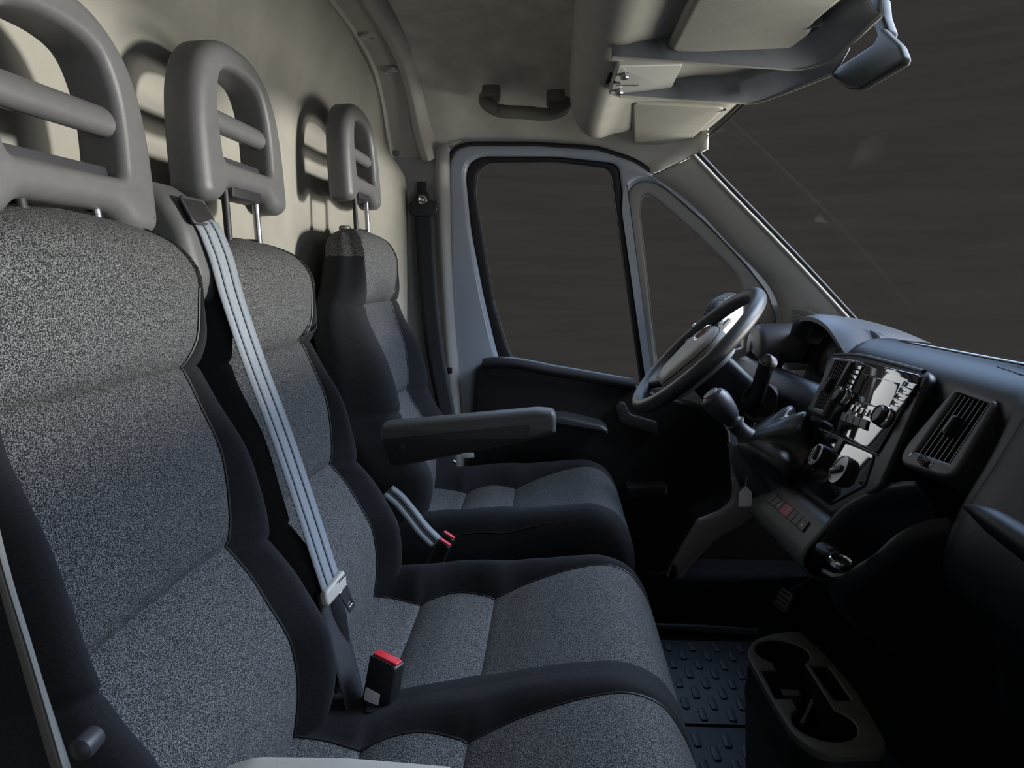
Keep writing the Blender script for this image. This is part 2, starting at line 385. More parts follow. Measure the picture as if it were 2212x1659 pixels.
seal = tube('door_seal', [fd.pt(a, b, .004) for a, b in rnd(P([(x+(-3 if x < 1000 else 0), y) for x, y in outer[:13]]), .03)], .009, M_rub, door, closed=False, k=8)
g1 = [(1026, 420), (1030, 372), (1052, 350), (1200, 349), (1312, 362), (1320, 375), (1390, 870), (1120, 800), (1095, 750), (1068, 660), (1040, 500)]
plate('window_seal', fd, rnd(P(win), .03), .02, M_rub, door, holes=(rnd(P(g1), .02)[::-1],), bevel=.006, h0=-.02)
inn = [(x+(4 if x < 1100 else -2), y+3) for x, y in g1]
tube('seal_lip', [fd.pt(a, b, -.014) for a, b in rnd(P(g1), .02)], .0022, M_gry, door, closed=True, k=6)
w1 = plate('window_pane', fd, rnd(P([(1020, 345), (1330, 345), (1400, 880), (1080, 830)]), .01), .004, M_glass, door, bevel=.0005, h0=-.026)
q1 = [(1381, 460), (1384, 424), (1396, 417), (1412, 424), (1500, 500), (1592, 592), (1610, 640), (1606, 752), (1418, 790)]
plate('quarter_frame', fd, rnd(P(qua), .02), .03, M_pil, door, holes=(rnd(P(q1), .012)[::-1],), bevel=.008, h0=-.026, res=3)
tube('seal_lip', [fd.pt(a, b, -.012) for a, b in rnd(P([(x+2, y+2) for x, y in q1]), .012)], .003, M_pil, door, closed=True, k=6)
plate('window_pane', fd, rnd(P([(1370, 405), (1420, 405), (1640, 620), (1640, 800), (1410, 830)]), .01), .004, M_glass, door, bevel=.0005, h0=-.024)
# door lining
card = [(1012, 1180), (1022, 830), (1026, 798), (1046, 781), (1075, 780), (1210, 800), (1372, 829), (1420, 850), (1500, 872), (1556, 892), (1578, 930), (1584, 1000), (1588, 1060), (1582, 1085), (1555, 1112), (1505, 1130), (1480, 1190), (1440, 1290), (1010, 1290)]
plate('door_lining', fd, rnd(P(card, .05), .012), .06, M_blk, door, bevel=.014, h0=-.005, res=4)
top = [at(1046, 786, Y=2.20), at(1075, 783, Y=2.19), at(1210, 803, Y=2.19), at(1372, 831, Y=2.19)]
tube('lining_roll', top, .017, M_shell, door, n=30, k=12)
plate('armrest', fd, rnd(P([(1180, 897), (1215, 897), (1300, 916), (1313, 926), (1313, 936), (1180, 915)], .13), .006), .12, M_shell, door, bevel=.01, h0=.03, res=3)
plate('pocket_ledge', fd, rnd(P([(1352, 1050), (1440, 1046), (1440, 1068), (1352, 1080)], .1), .006), .08, M_shell, door, bevel=.006, h0=.03)
plate('pull_handle', fd, rnd(P([(1328, 880), (1338, 868), (1350, 870), (1362, 895), (1420, 912), (1420, 940), (1340, 915)], .08), .006), .03, M_shell, door, bevel=.004, h0=.05)
# windscreen pillar
A = [at(1508, 330, Y=2.12), at(1560, 385, Y=2.12), at(1700, 530, Y=2.12), at(1895, 742, Y=2.12), at(1960, 815, Y=2.12)]
Bm = [at(1470, 352, Y=2.15), at(1530, 410, Y=2.15), at(1640, 530, Y=2.15), at(1800, 720, Y=2.15), at(1850, 800, Y=2.15)]
B2 = [at(1430, 370, Y=2.19), at(1500, 425, Y=2.19), at(1590, 520, Y=2.19), at(1700, 650, Y=2.19), at(1705, 800, Y=2.19)]
B3 = [at(1408, 378, Y=2.24), at(1478, 425, Y=2.24), at(1575, 520, Y=2.24), at(1682, 648, Y=2.235), at(1690, 800, Y=2.235)]
ap = struct(patch('trim_3', [A, Bm, B2, B3], M_pil2, n=30, m=16, thick=.004), 'pale grey trim of the windscreen pillar')
tube('pillar_seal', A, .006, M_rub, ap, n=30)
tube('pillar_edge', [p+Vector((-.012, -.004, -.006)) for p in A], .005, M_trim, ap, n=30)
tube('trim_joint', [at(1413, 377, Y=2.19), at(1460, 355, Y=2.145), at(1502, 332, Y=2.112)], .0012, M_rub, ap)
# speaker grille in the pillar trim
gp = [at(1706, 664, Y=2.16), at(1708, 706, Y=2.16), at(1775, 695, Y=2.14)]
fg = Fr(gp[0], at(1750, 668, Y=2.137)-gp[0], at(1706, 664, Y=2.16)-at(1708, 706, Y=2.16))
gl = [(1704, 663), (1742, 666), (1762, 676), (1780, 698), (1780, 715), (1706, 715)]
gf = plate('speaker_grille', fg, rnd([fg.px(*q) for q in gl], .003), .006, M_pil, ap, holes=(rnd([fg.px(*q) for q in [(1709, 668), (1740, 671), (1757, 680), (1773, 699), (1773, 711), (1710, 711)]], .002)[::-1],), bevel=.001, h0=.001)
mesh_out = [fg.px(*q) for q in [(1709, 668), (1740, 671), (1757, 680), (1773, 699), (1773, 711), (1710, 711)]]
hol = []
us = [q[0] for q in mesh_out]; vs = [q[1] for q in mesh_out]
def inside(p, poly):
    c = False
    for i in range(len(poly)):
        a, b = poly[i-1], poly[i]
        if (a[1] > p[1]) != (b[1] > p[1]) and p[0] < (b[0]-a[0])*(p[1]-a[1])/(b[1]-a[1])+a[0]: c = not c
    return c
for i in range(22):
    for j in range(18):
        q = (min(us)+(i+.5*(j % 2))*.0042+.003, min(vs)+j*.0037+.003)
        if all(inside((q[0]+.003*math.cos(a), q[1]+.003*math.sin(a)), mesh_out) for a in (0, 1.57, 3.14, 4.71)): hol.append(ell(q[0], q[1], .0013, .0013, 6)[::-1])
plate('grille_mesh', fg, rnd(mesh_out, .002), .002, M_pil, ap, holes=hol, bevel=0.0002, h0=.002, res=0)
plate('grille_back', fg, rnd(mesh_out, .002), .001, M_dark, ap, bevel=0.0002, h0=.0005, res=0)
# windscreen glass and its frame
ws = [[(.405, .32, 1.238), (.41, 1.3, 1.246), (.405, 2.11, 1.238)], [(.70, .30, .955), (.735, 1.3, .963), (.70, 2.13, .955)], [(.97, .28, .665), (1.05, 1.3, .672), (.97, 2.14, .665)]]
wg = struct(patch('window_1', ws, M_glass, n=24, m=16, thick=0), 'clear windscreen')
tube('windscreen_seal', [(.403, .32, 1.234), (.408, 1.3, 1.242), (.403, 2.11, 1.234)], .0035, M_rub, wg, n=20)
# near door pillar beside the camera
npil = struct(patch('trim_4', [[at(-60, 1000, Y=.42), at(-10, 1240, Y=.42), at(40, 1420, Y=.42), at(112, 1670, Y=.42)], [at(-50, 1000, Y=.40), at(10, 1240, Y=.40), at(66, 1420, Y=.40), at(140, 1670, Y=.40)], [at(-45, 1000, Y=.43), at(20, 1240, Y=.43), at(84, 1440, Y=.43), at(158, 1670, Y=.43)]], M_gry, n=20, m=10, thick=.004), 'grey edge of the near door pillar')
# ---------------------------------------------------------------- seats
def cloth_grid(name, cols, rows_, fn, mat, root):
    return grid(name, [[fn(c, r) for c in cols] for r in rows_], mat, root, ang=60)
def backrest(root, yc, lift, B0, side=1.0):
    zt = .925+lift; z0 = .27
    zs1, zs2 = .545+lift*.5, .757+lift*.9
    def xf(z):
        q = z if z < .5 else .5+(z-.5)*(.425/(.425+lift))
        return float(herm(q, [.25, .36, .42, .49, .55, .66, .75, .80, .86, .93], [-.325, -.318, -.322, -.352, -.384, -.398, -.418, -.412, -.412, -.442]))
    def Bw(z):
        q = zt-z
        return float(herm(q, [0, .004, .015, .033, .055, .08, .12, .2, .35, .5, .66], [.0, .07, .125, .155, .172, .180, .186, B0-.012, B0, B0, B0-.005]))
    def wf(z):
        q = zt-z
        w = float(herm(q, [0, .03, .07, .13, .17, .20, .28, .38, .46, .55, .66], [.2, .2, .176, .168, .160, .158, .165, .158, .150, .158, .150]))
        w -= .008*math.exp(-((z-zs1)/.02)**2)+.010*math.exp(-((z-zs2)/.018)**2)
        return min(w, Bw(z)*.985)
    def bump(z):
        q = zt-z
        return float(herm(q, [0, .07, .13, .2, .3, .42, .55, .66], [0, .0, .006, .014, .034, .052, .050, .03]))
    def thick(z):
        q = zt-z
        return float(herm(q, [0, .01, .04, .12, .3, .66], [.02, .055, .085, .10, .115, .13]))
    def puff(z):
        s = 0
        for a, b in ((.20, zs1), (zs1, zs2), (zs2, zt+.05)):
            if a <= z <= b: t = (z-a)/(b-a); s = (4*t*(1-t))**.45
        return s
    def X(z, y):
        w = wf(z); base = xf(z)-.013+.013*puff(z)
        q = zt-z; base -= .03*max(0, 1-q/.03)**2
        b = bump(z)*side
        if abs(y) <= w:
            t = abs(y)/w
            return base-.006*t**8+.006*(1-t*t)*puff(z)+b*.20*t**3
        Bz = Bw(z); t = (abs(y)-w)/max(Bz-w, 1e-4)
        k = float(herm(t, [0, .18, .45, .7, .88, 1], [.16, .55, 1, .9, .45, -.25]))
        return base-.004*(1-min(1, t*4))+b*k - (.030*t**3 if t > 0 else 0)
    zz = sorted(set(list(np.linspace(z0, zt-.03, 54))+list(zt-np.array([.024, .018, .013, .009, .006, .003, .001]))+[zs1, zs2, zt-.10]))
    cf = np.linspace(-1, 1, 21)
    def fab(c, z): y = c*wf(z); return Vector((X(z, y), yc+y, z))
    def band(a, b): return [z for z in zz if a-1e-9 <= z <= b+1e-9]
    for a, b in ((z0, zs1), (zs1, zs2), (zs2, zt)):
        grid('fabric_panel', [[fab(c, z) for c in cf] for z in band(a, b)], M_fab, root, ang=70)
    # bolsters, flanks and back in one black cover
    cap = zt-.066
    def ring(z, part):
        w, Bz, T = wf(z), Bw(z), thick(z); pts = []
        for s in np.linspace(0, 1, 12): y = w+(Bz-w)*s; pts.append((X(z, y), y))
        xe = pts[-1][0]; xb = xf(z)-T
        for s in (.2, .5, .8): pts.append((xe+(xb+.02-xe)*s, Bz+.006*math.sin(math.pi*s)))
        pts += [(xb+.004, Bz*.94), (xb-.006, Bz*.8), (xb-.012, Bz*.45), (xb-.014, 0)]
        full = [Vector((x, yc+y, z)) for x, y in pts]+[Vector((x, yc-y, z)) for x, y in pts[-2::-1]]
        return full
    grid('cover', [ring(z, 0) for z in band(z0, cap)], M_clo, root, ang=60)
    grid('top_cap', [ring(z, 0) for z in band(max(q for q in zz if q <= cap+1e-9), zt)], M_fab, root, ang=70)
    for sgn in (-1, 1):
        pts = [Vector((X(z, sgn*wf(z))+.0015, yc+sgn*wf(z), z)) for z in zz if z < cap]
        tube('piping', pts, .0016, M_rub, root, k=6)
    return zt, xf
def cushion(root, yc, B0, left=True, right=True, nearflat=False):
    """seat cushion: rows run from the back over the front edge"""
    prof = [(-.40, .290), (-.34, .300), (-.235, .294), (-.17, .306), (-.103, .307), (-.03, .335), (.04, .358), (.095, .365), (.135, .350), (.162, .315), (.178, .27), (.184, .22), (.178, .15), (.165, .10)]
    L = [0]
    for a, b in zip(prof, prof[1:]): L.append(L[-1]+math.hypot(a[0]-b[0], a[1]-b[1]))
    px_ = lambda s: float(catmull(s, L, [p[0] for p in prof])); pz_ = lambda s: float(catmull(s, L, [p[1] for p in prof]))
    s1, s2, s3 = L[2], L[4], L[-1]
    def nrm(s):
        e = 1e-3; dx, dz = px_(min(s+e, s3))-px_(max(s-e, 0)), pz_(min(s+e, s3))-pz_(max(s-e, 0)); l = math.hypot(dx, dz); return (-dz/l, dx/l) if l else (0, 1)
    def wf(s):
        w = float(herm(s/s3, [0, .2, .4, .55, .66, .78, 1], [.150, .158, .164, .172, .176, .168, .15]))
        return w-.010*math.exp(-((s-s1)/.03)**2)-.010*math.exp(-((s-s2)/.03)**2)
    def bump(s): return float(herm(s/s3, [0, .12, .3, .45, .58, .7, 1], [.045, .052, .056, .036, .014, .004, -.004]))
    bump0 = bump
    def bump(s):
        u = s/s3; r = float(herm(u, [0, .12, .3, .45, .6], [.338, .350, .364, .371, .374]))-pz_(s); w = min(1, max(0, (.58-u)/.14)); w = w*w*(3-2*w)
        return bump0(s)*(1-w)+r*w
    def puff(s):
        for a, b in ((-.12, s1), (s1, s2), (s2, s3+.1)):
            if a <= s <= b: t = (s-a)/(b-a); return (4*t*(1-t))**.4
        return 1
    def pt(s, y, h):
        nx, nz = nrm(s); nx, nz = (nx, nz) if nz > -.3 else (nx, nz)
        return Vector((px_(s)-nx*-h if False else px_(s)+abs(nx)*h if px_(s) > .1 else px_(s)-0*h, yc+y, pz_(s)+max(nz, 0)*h))
    def H(s, y):
        w = wf(s); t = abs(y)/w
        h = -.010+.010*puff(s)
        if t <= 1: return h-.004*t**10+bump(s)*.15*t**4
        t = (abs(y)-w)/max(B0-w, 1e-4); flat = (y > 0 and not left) or (y < 0 and not right)
        k = float(herm(t, [0, .2, .55, .8, 1], [.15, .62, 1, 1.02, 1.0])) if flat else float(herm(t, [0, .25, .55, .8, .93, 1], [.15, .7, 1, .92, .6, .15]))
        g = float(herm(s/s3, [0, .2, .42, .6, 1], [.25, .35, .75, 1, 1])) if flat else 1
        hb = h+(-.001-h)*min(1, t*2.5)
        return hb-.003*(1-min(1, t*5))+bump(s)*k*g-(0 if flat else .018*t**4)
    ss = sorted(set(list(np.linspace(0, s3, 60))+[s1, s2]))
    band = lambda a, b: [s for s in ss if a-1e-9 <= s <= b+1e-9]
    for a, b in ((0, s1), (s1, s2), (s2, s3)):
        grid('fabric_panel', [[pt(s, c*wf(s), H(s, c*wf(s))) for c in np.linspace(-1, 1, 21)] for s in band(a, b)], M_fab, root, ang=70, flip=True)
    for sg, open_ in ((1, left), (-1, right)):
        rows = []
        for s in ss:
            w = wf(s); r = [pt(s, sg*(w+(B0-w)*t), H(s, sg*(w+(B0-w)*t))) for t in np.linspace(0, 1, 12)]
            if open_:
                e = r[-1]
                for k, dz in ((.004, .02), (.006, .08), (.0, .16)):
                    r.append(Vector((min(e.x, .182), e.y+sg*k, max(e.z-dz, .085))))
            rows.append(r)
        grid('cushion_bolster', rows, M_clo, root, ang=60, flip=sg > 0)
        tube('piping', [pt(s, sg*wf(s), H(s, sg*wf(s))+.001) for s in ss if s < s3*.93], .0015, M_rub, root, k=6)
        if open_:
            tube('piping', [pt(s, sg*(B0-.004), H(s, sg*(B0-.004))-.006) for s in ss if s3*.12 < s < s3*.8], .0018, M_rub, root, k=6)
from mathutils.geometry import tessellate_polygon
def ring_body(name, fr, out, holes, T, m, parent):
    """a thick soft-edged plate with openings: rounded outside, crisp openings"""
    ar = lambda L: sum(p[0]*q[1]-q[0]*p[1] for p, q in zip(L, L[1:]+L[:1]))
    cl = lambda L: [p for k, p in enumerate(L) if (Vector(p)-Vector(L[k-1])).length > 5e-4]
    out = cl(out); out = out if ar(out) > 0 else out[::-1]
    holes = [cl(h) for h in holes]; holes = [h if ar(h) < 0 else h[::-1] for h in holes]
    def inset(L, d):
        R = []
        for k in range(len(L)):
            t = (Vector(L[(k+2) % len(L)])-Vector(L[k-2])).normalized(); R.append((L[k][0]-t.y*d, L[k][1]+t.x*d))
        return R
    V = []; Fc = []; front = []; back = []
    for L, dd, rad in [(out, .019, .019)]+[(h, .012, .009) for h in holes]:
        n = len(L); n0 = len(V); st = []
        for k in range(7): t = k/6*math.pi/2; st.append((rad*(1-math.sin(t)), .020*(1-math.cos(t)) if rad > .02 else .009*(1-math.cos(t))))
        for k in range(8): t = k/7*math.pi/2; st.append((rad*(1-math.cos(t)), T-dd+dd*math.sin(t)))
        for ins, hh in st: V += [fr.pt(p[0], p[1], hh) for p in inset(L, ins)]
        for r in range(len(st)-1):
            for k in range(n): q = (k+1) % n; Fc.append((n0+r*n+k, n0+r*n+q, n0+(r+1)*n+q, n0+(r+1)*n+k))
        back.append(list(range(n0, n0+n))); front.append(list(range(n0+(len(st)-1)*n, n0+len(st)*n)))
    for loops, fl in ((front, False), (back, True)):
        flat = [k for L in loops for k in L]
        for t in tessellate_polygon([[Vector((((V[k]-fr.o).dot(fr.u)), ((V[k]-fr.o).dot(fr.v)), 0)) for k in L] for L in loops]):
            A, B, C_ = [V[flat[k]] for k in t]; q = tuple(flat[k] for k in t)
            if ((B-A).cross(C_-A).dot(fr.n) > 0) == fl: q = q[::-1]
            Fc.append(q)
    return pydata(name, V, Fc, m, parent, 38)
def headrest(root, yc, zb, posts_to, xfront=-.440, open_=True):
    """arched head restraint with an upper and a lower opening, a cross bar and two posts"""
    fr = Fr((xfront-.056, yc, zb), (0, 1, 0), (0, 0, 1)).tilt('u', -3)   # u: towards the far side, n: forwards
    arch = [(.150, 0), (.151, .05), (.149, .11), (.138, .165), (.114, .205), (.075, .232), (.03, .243)]
    out = [(-.150, 0)]+[]
    pts = [(.098, .0), (.150, -.002)]+arch[1:]+[(-a, b) for a, b in arch[::-1]][:-1]+[(-.150, -.002), (-.098, .0), (-.072, .023), (.072, .023)]
    pts = rnd(pts, .026, 6); T = .054
    up = rnd([(-.088, .136), (.088, .136), (.080, .172), (.052, .196), (-.052, .196), (-.080, .172)], .016, 4)
    lo = rnd([(-.088, .060), (.088, .060), (.090, .110), (-.090, .110)], .020, 4)
    h = ring_body('headrest', fr, [(p[0], p[1]*.93) for p in pts], [rnd([(-.088, .056, .012), (.088, .056, .012), (.091, .105, .03), (.088, .140, .03), (.070, .176, .03), (.03, .186, .03), (-.03, .186, .03), (-.070, .176, .03), (-.088, .140, .03), (-.091, .105, .03)], .016, 5)], T, M_hr, root)
    tube('cross_bar', [fr.pt(a, .1145, T*.55) for a in (-.10, -.05, 0, .05, .10)], .0145, M_hr, h, k=16, flat=1.25)
    rbox('back_shell', fr.at(0, .045, .004), .19, .05, .03, M_shell, h, bevel=.01)
    if zb > .93: rbox('post_housing', fr.at(0, .022, .012), T*0+.11, .024, .034, M_rub, h, bevel=.006)
    for s in (-1, 1):
        a = fr.pt(s*.055, .03, .034); b = Vector((a.x+.004, a.y, posts_to))
        tube('headrest_post', [a, b], .0055, M_steel if s > 0 else M_rub, h, k=10)
        for k in range(3):
            if s < 0: lathe('post_notch', Fr(a.lerp(b, .35+.2*k)+Vector((.0052, 0, 0)), (0, -1, 0), (0, 0, 1)), [(.0022, 0), (.0022, .0008), (0, .0008)], M_steel, h, n=8)
    return h, fr
def post_sleeve(root, x, yc, z, side):
    for s in (-1, 1): lathe('post_sleeve', Fr((x, yc-s*.055, z), (1, 0, 0), (0, 1, 0)), [(.014, -.02), (.014, .003), (.010, .006), (0, .006)], M_gry if s > 0 else M_rub, root, n=16)
YP, YM, YD = .706, 1.126, 1.83
bench = thing('double_passenger_seat', 'near two-place bench seat in flecked grey cloth with black bolsters', 'seat', (-.1, .916, 0))
backrest(bench, YP, .008, .206)
backrest(bench, YM, 0, .200)
cushion(bench, YP, .21, left=False, right=True)
cushion(bench, YM, .21, left=True, right=False)
rbox('seat_base', Fr((-.1, .916, .0), (1, 0, 0), (0, 1, 0)), .42, .80, .20, M_blk, bench, bevel=.02)
rbox('back_frame', Fr((-.43, .916, .10), (1, 0, 0), (0, 1, 0)), .05, .70, .55, M_blk, bench, bevel=.02)
headrest(bench, YP, .912, .90)
headrest(bench, YM, .966, .90)
post_sleeve(bench, -.487, YM, .917, 1)
drv = thing('driver_seat', 'far single driver seat in flecked grey cloth with folding armrest', 'seat', (-.1, YD, 0))
backrest(drv, YD, .055, .232, 1.15)
cushion(drv, YD, .235)
rbox('seat_base', Fr((-.1, YD, .0), (1, 0, 0), (0, 1, 0)), .42, .44, .22, M_blk, drv, bevel=.02)
headrest(drv, YD, 1.033, .95)
post_sleeve(drv, -.487, YD, .978, 1)
# armrest on the driver seat
fa = Fr((0, 1.535, 0), (1, 0, 0), (0, 0, 1))
PA = lambda L, h=0: [fa.px(x, y, h) for x, y in L]
arm = plate('armrest', fa, rnd(PA([(822, 917), (1160, 886), (1196, 889), (1202, 905), (1201, 938), (1152, 951), (862, 1010), (838, 1010), (818, 940)]), .008), .055, M_gry2, drv, bevel=.011, h0=-.055, res=4)
plate('armrest_panel', fa, rnd(PA([(824, 948), (1146, 917), (1138, 948), (862, 1004), (842, 1004)]), .004), .004, M_blk, arm, bevel=.001, h0=-.002)
lathe('pivot_cap', Fr(at(861, 970, Y=1.533), (1, 0, 0), (0, 0, 1)), [(.0125, 0), (.0125, .001), (.011, .0015), (.011, .0005), (0, .0012)], M_blk, arm, n=24)
# strap loop handle on the middle backrest
ribbon('pull_strap', [at(585, 742, Y=1.22)+Vector((.010, 0, 0)), at(610, 735, Y=1.235)+Vector((.022, 0, 0)), at(640, 712, Y=1.26)+Vector((.03, 0, 0)), at(650, 704, Y=1.27)+Vector((.022, 0, 0)), at(648, 714, Y=1.27)+Vector((.02, 0, 0)), at(630, 730, Y=1.25)+Vector((.014, 0, 0)), at(596, 744, Y=1.225)+Vector((.006, 0, 0))], (.6, .2, .6), .006, M_webd, bench, n=30)
# bench armrest nearest to the camera and the recliner knob
fb = Fr((0, .40, 0), (1, 0, 0), (0, 0, 1))
PB = lambda L, h=0: [fb.px(x, y, h) for x, y in L]
plate('armrest', fb, rnd(PB([(490, 1640), (560, 1618), (760, 1621), (985, 1640), (1010, 1740), (490, 1740)], -.06), .006), .06, M_trim, bench, bevel=.012, h0=-.06, res=4)
lathe('recliner_knob', Fr(at(182, 1612, Y=.47), (1, 0, 0), (0, 0, 1)), [(.008, -.012), (.009, 0), (.008, .005), (.004, .008), (0, .0085)], M_shell, bench, n=24)
# belt tower on the shoulder of the bench
ft = Fr((0, .885, 0), (1, 0, 0), (0, 0, 1))
tw = plate('belt_tower', ft, rnd([(-.535, .835), (-.535, .945), (-.52, .98), (-.485, .984), (-.452, .962), (-.432, .925), (-.420, .87), (-.430, .842), (-.44, .835)], .012), .085, M_hr, bench, bevel=.016, h0=-.085, res=5)
fs = Fr(at(426, 462, Y=.928)+Vector((-.004, 0, 0)), (0, 1, 0), Vector((-.03, 0, .06)))
rbox('belt_slot', fs.at(.0, .0, .0), .056, .030, .008, M_dark, tw, bevel=.003)
tube('slot_rim', [fs.pt(a_, b_, .006) for a_, b_ in rnd(rect(0, 0, .060, .034), .006)], .0022, M_shell, tw, closed=True, k=8)
rbox('slot_guide', fs.at(-.018, .004, .0065), .014, .006, .003, M_steel, tw, bevel=.001)
# ---------------------------------------------------------------- dashboard
dash = thing('dashboard', 'black van dashboard with radio stack, vents and hooded instruments', 'dashboard', (.62, 1.3, .3))
def sec(Y):
    c = max(0, min(1, (Y-.955)/.02))*max(0, min(1, (1.56-Y)/.05)); g = max(0, min(1, (Y-1.53)/.08)); g = g*g*(3-2*g)
    A = [(1.09, .648), (.93, .675), (.82, .704), (.74, .726), (.68, .741), (.635, .745), (.604, .738), (.578, .716)]
    A += [(.556, .672), (.536, .632), (.514, .590), (.500, .55), (.494, .515), (.500, .485), (.530, .445), (.560, .40), (.590, .30), (.600, .283), (.625, .262), (.74, .2), (.80, .0)]
    B = A[:8]+[(.570, .690), (.566, .655), (.57, .60), (.59, .57), (.61, .52), (.62, .48), (.62, .445), (.62, .40), (.62, .30), (.62, .283), (.64, .262), (.74, .2), (.80, .0)]
    D = [(1.09, .648), (.93, .674), (.86, .680), (.80, .676), (.765, .66), (.75, .60), (.72, .575), (.66, .585), (.60, .618), (.560, .638), (.535, .640), (.515, .622), (.500, .585), (.495, .545), (.500, .50), (.530, .43), (.570, .33), (.60, .283), (.64, .262), (.74, .2), (.80, .0)]
    return [Vector((((a[0]*(1-c)+b[0]*c)*(1-g)+e[0]*g), Y, ((a[1]*(1-c)+b[1]*c)*(1-g)+e[1]*g))) for a, b, e in zip(A, B, D)]
ys = sorted(set([.36, .6, .8, .93, .95, .957, .962, .968, .975, .99, 1.1, 1.2, 1.3, 1.4, 1.5, 1.51, 1.53, 1.545, 1.56, 1.575, 1.59, 1.61, 1.7, 1.9, 2.1, 2.19]))
solid(grid('dash_body', [resample(sec(y), 90, True) for y in ys], M_dash, dash, ang=45), .004, -1)
fk = Fr((.50, 1.30, .595), (0, -1, 0), (.11, 0, .216))
K = lambda L, h=0: [fk.px(x, y, h) for x, y in L]
def slat(name, fr, p0, p1, w, d, m, parent, h0=0.):
    a, b = Vector(p0), Vector(p1); t = (b-a).normalized(); n = Vector((-t.y, t.x))*w/2
    q = [a-n, b-n, b+n, a+n]; V = [fr.pt(x.x, x.y, h0) for x in q]+[fr.pt(x.x, x.y, h0+d) for x in q]
    return pydata(name, V, [(3, 2, 1, 0), (4, 5, 6, 7), (0, 1, 5, 4), (1, 2, 6, 5), (2, 3, 7, 6), (3, 0, 4, 7)], m, parent, 30)
def bil(q, s, t):
    """q = tl, tr, br, bl"""
    a = Vector(q[0]).lerp(Vector(q[1]), s); b = Vector(q[3]).lerp(Vector(q[2]), s); return a.lerp(b, t)
def vent(name, fr, q, hous, n, parent, h=.0, w=.0028, knob=None, depth=.03, label=None, across=False):
    v = plate(name, fr, hous, depth, M_shell, parent, holes=([tuple(bil(q, s, t)) for s, t in ((0, 0), (0, 1), (1, 1), (1, 0))],), bevel=.006, h0=h-depth+.012, res=3)
    if label: lab(v, label)
    c = bil(q, .5, .5)
    plate('vent_back', fr, [tuple(bil(q, s, t)) for s, t in ((0, 1), (1, 1), (1, 0), (0, 0))], .002, M_dark, v, bevel=.0005, h0=h-.012)
    for i in range(n):
        s = (i+.5)/n
        a, b = (bil(q, s, 0), bil(q, s, 1)) if not across else (bil(q, 0, s), bil(q, 1, s))
        slat('vent_slat', fr, a, b, w, .016, M_blk, v, h-.008)
    if knob:
        k = bil(q, *knob); e = bil(q, knob[0], knob[1]-.08)
        rbox('vent_knob', Fr(fr.pt(k.x, k.y, h+.004), fr.u, fr.v), .011, .030, .014, M_blk, v, bevel=.004)
        rbox('knob_tip', Fr(fr.pt(k.x, k.y, h+.0165), fr.u, fr.v), .005, .024, .003, M_hr, v, bevel=.0012)
    return v
lid = [y for y in (.36, .6, .9, 1.2, 1.38, 1.44, 1.46)]
solid(grid('dash_lid', [[Vector((p.x, y, p.z+(.007 if y < 1.45 else -.002))) for p in resample(sec(min(y, 1.4))[1:6], 20)] for y in lid], M_lid, dash, ang=45), .003, 1)
# centre stack
bz = [(1790, 778), (1812, 762), (1850, 764), (2002, 800), (2012, 815), (1985, 880), (1905, 1060), (1800, 1118), (1700, 1045), (1716, 1015), (1752, 905), (1770, 850)]
plate('stack_bezel', fk, rnd(K(bz), .012), .055, M_dash, dash, bevel=.008, h0=-.05, res=3)
tube('bezel_edge', [fk.pt(*q, .003) for q in K([(1806, 768), (1852, 769), (1925, 785), (2000, 805)])], .004, M_dash, dash, n=20)
rad = [(1842, 776), (1990, 811), (1982, 835), (1896, 980), (1772, 924), (1790, 880)]
radio = plate('radio', fk, rnd(K(rad, .006), .006), .006, M_gloss, dash, bevel=.0015, h0=.003)
plate('radio_screen', fk, rnd(K([(1862, 806), (1945, 828), (1918, 886), (1838, 866)], .009), .004), .0012, M_gloss, radio, bevel=.0004, h0=.0085)
def knob(px, py, r, hgt, par, dial=False):
    c = fk.px(px, py, .012); k = fk.at(c[0], c[1], .008)
    lathe('knob_ring', k, [(r*1.12, 0), (r*1.12, .004), (r*1.02, .006), (0, .006)], M_chrome, par, n=36)
    kb = lathe('knob', k, [(r, .004), (r*.97, hgt-.002), (r*.92, hgt), (r*.80, hgt+.0005), (r*.78, hgt-.001), (0, hgt-.001)], M_shell, par, n=36)
    for i in range(20):
        a = i*math.pi/10; lathe('grip', Fr(k.pt(r*math.cos(a), r*math.sin(a), .006), k.u, k.v), [(.0009, 0), (.0009, hgt-.009), (0, hgt-.009)], M_blk, kb, n=5)
    return k
knob(1818, 856, .0150, .017, radio); knob(1908, 900, .0155, .017, radio)
# keys of the radio: rows under the screen, columns beside it
q1 = K([(1838, 872), (1905, 894), (1896, 908), (1830, 884)], .01)
for i in range(6):
    a, b = i/6+.012, (i+1)/6-.012
    kk = plate('radio_key', fk, rnd([tuple(bil(q1, s, t)) for s, t in ((a, 1), (b, 1), (b, 0), (a, 0))], .001), .003, M_gloss, radio, bevel=.0008, h0=.008)
    c = bil(q1, (a+b)/2, .5); text('key_mark', fk.at(c.x, c.y, .011), str(i+1), .006, M_gry, kk)
q2 = K([(1823, 891), (1877, 909), (1872, 930), (1816, 908)], .01)
for i in range(4):
    a, b = i/4+.008, (i+1)/4-.008
    kk = plate('radio_key', fk, rnd([tuple(bil(q2, s, t)) for s, t in ((a, 1), (b, 1), (b, 0), (a, 0))], .002), .005, M_gry if False else M_shell, radio, bevel=.0012, h0=.008)
    c = bil(q2, (a+b)/2, .5)
    sh = [(-.002, -.0015), (.002, 0), (-.002, .0015)] if i else ell(0, 0, .0014, .0014, 10)
    plate('key_mark', fk, [(c.x+x, c.y+y) for x, y in sh], .0004, M_gry, kk, bevel=.0001, h0=.013, res=0)
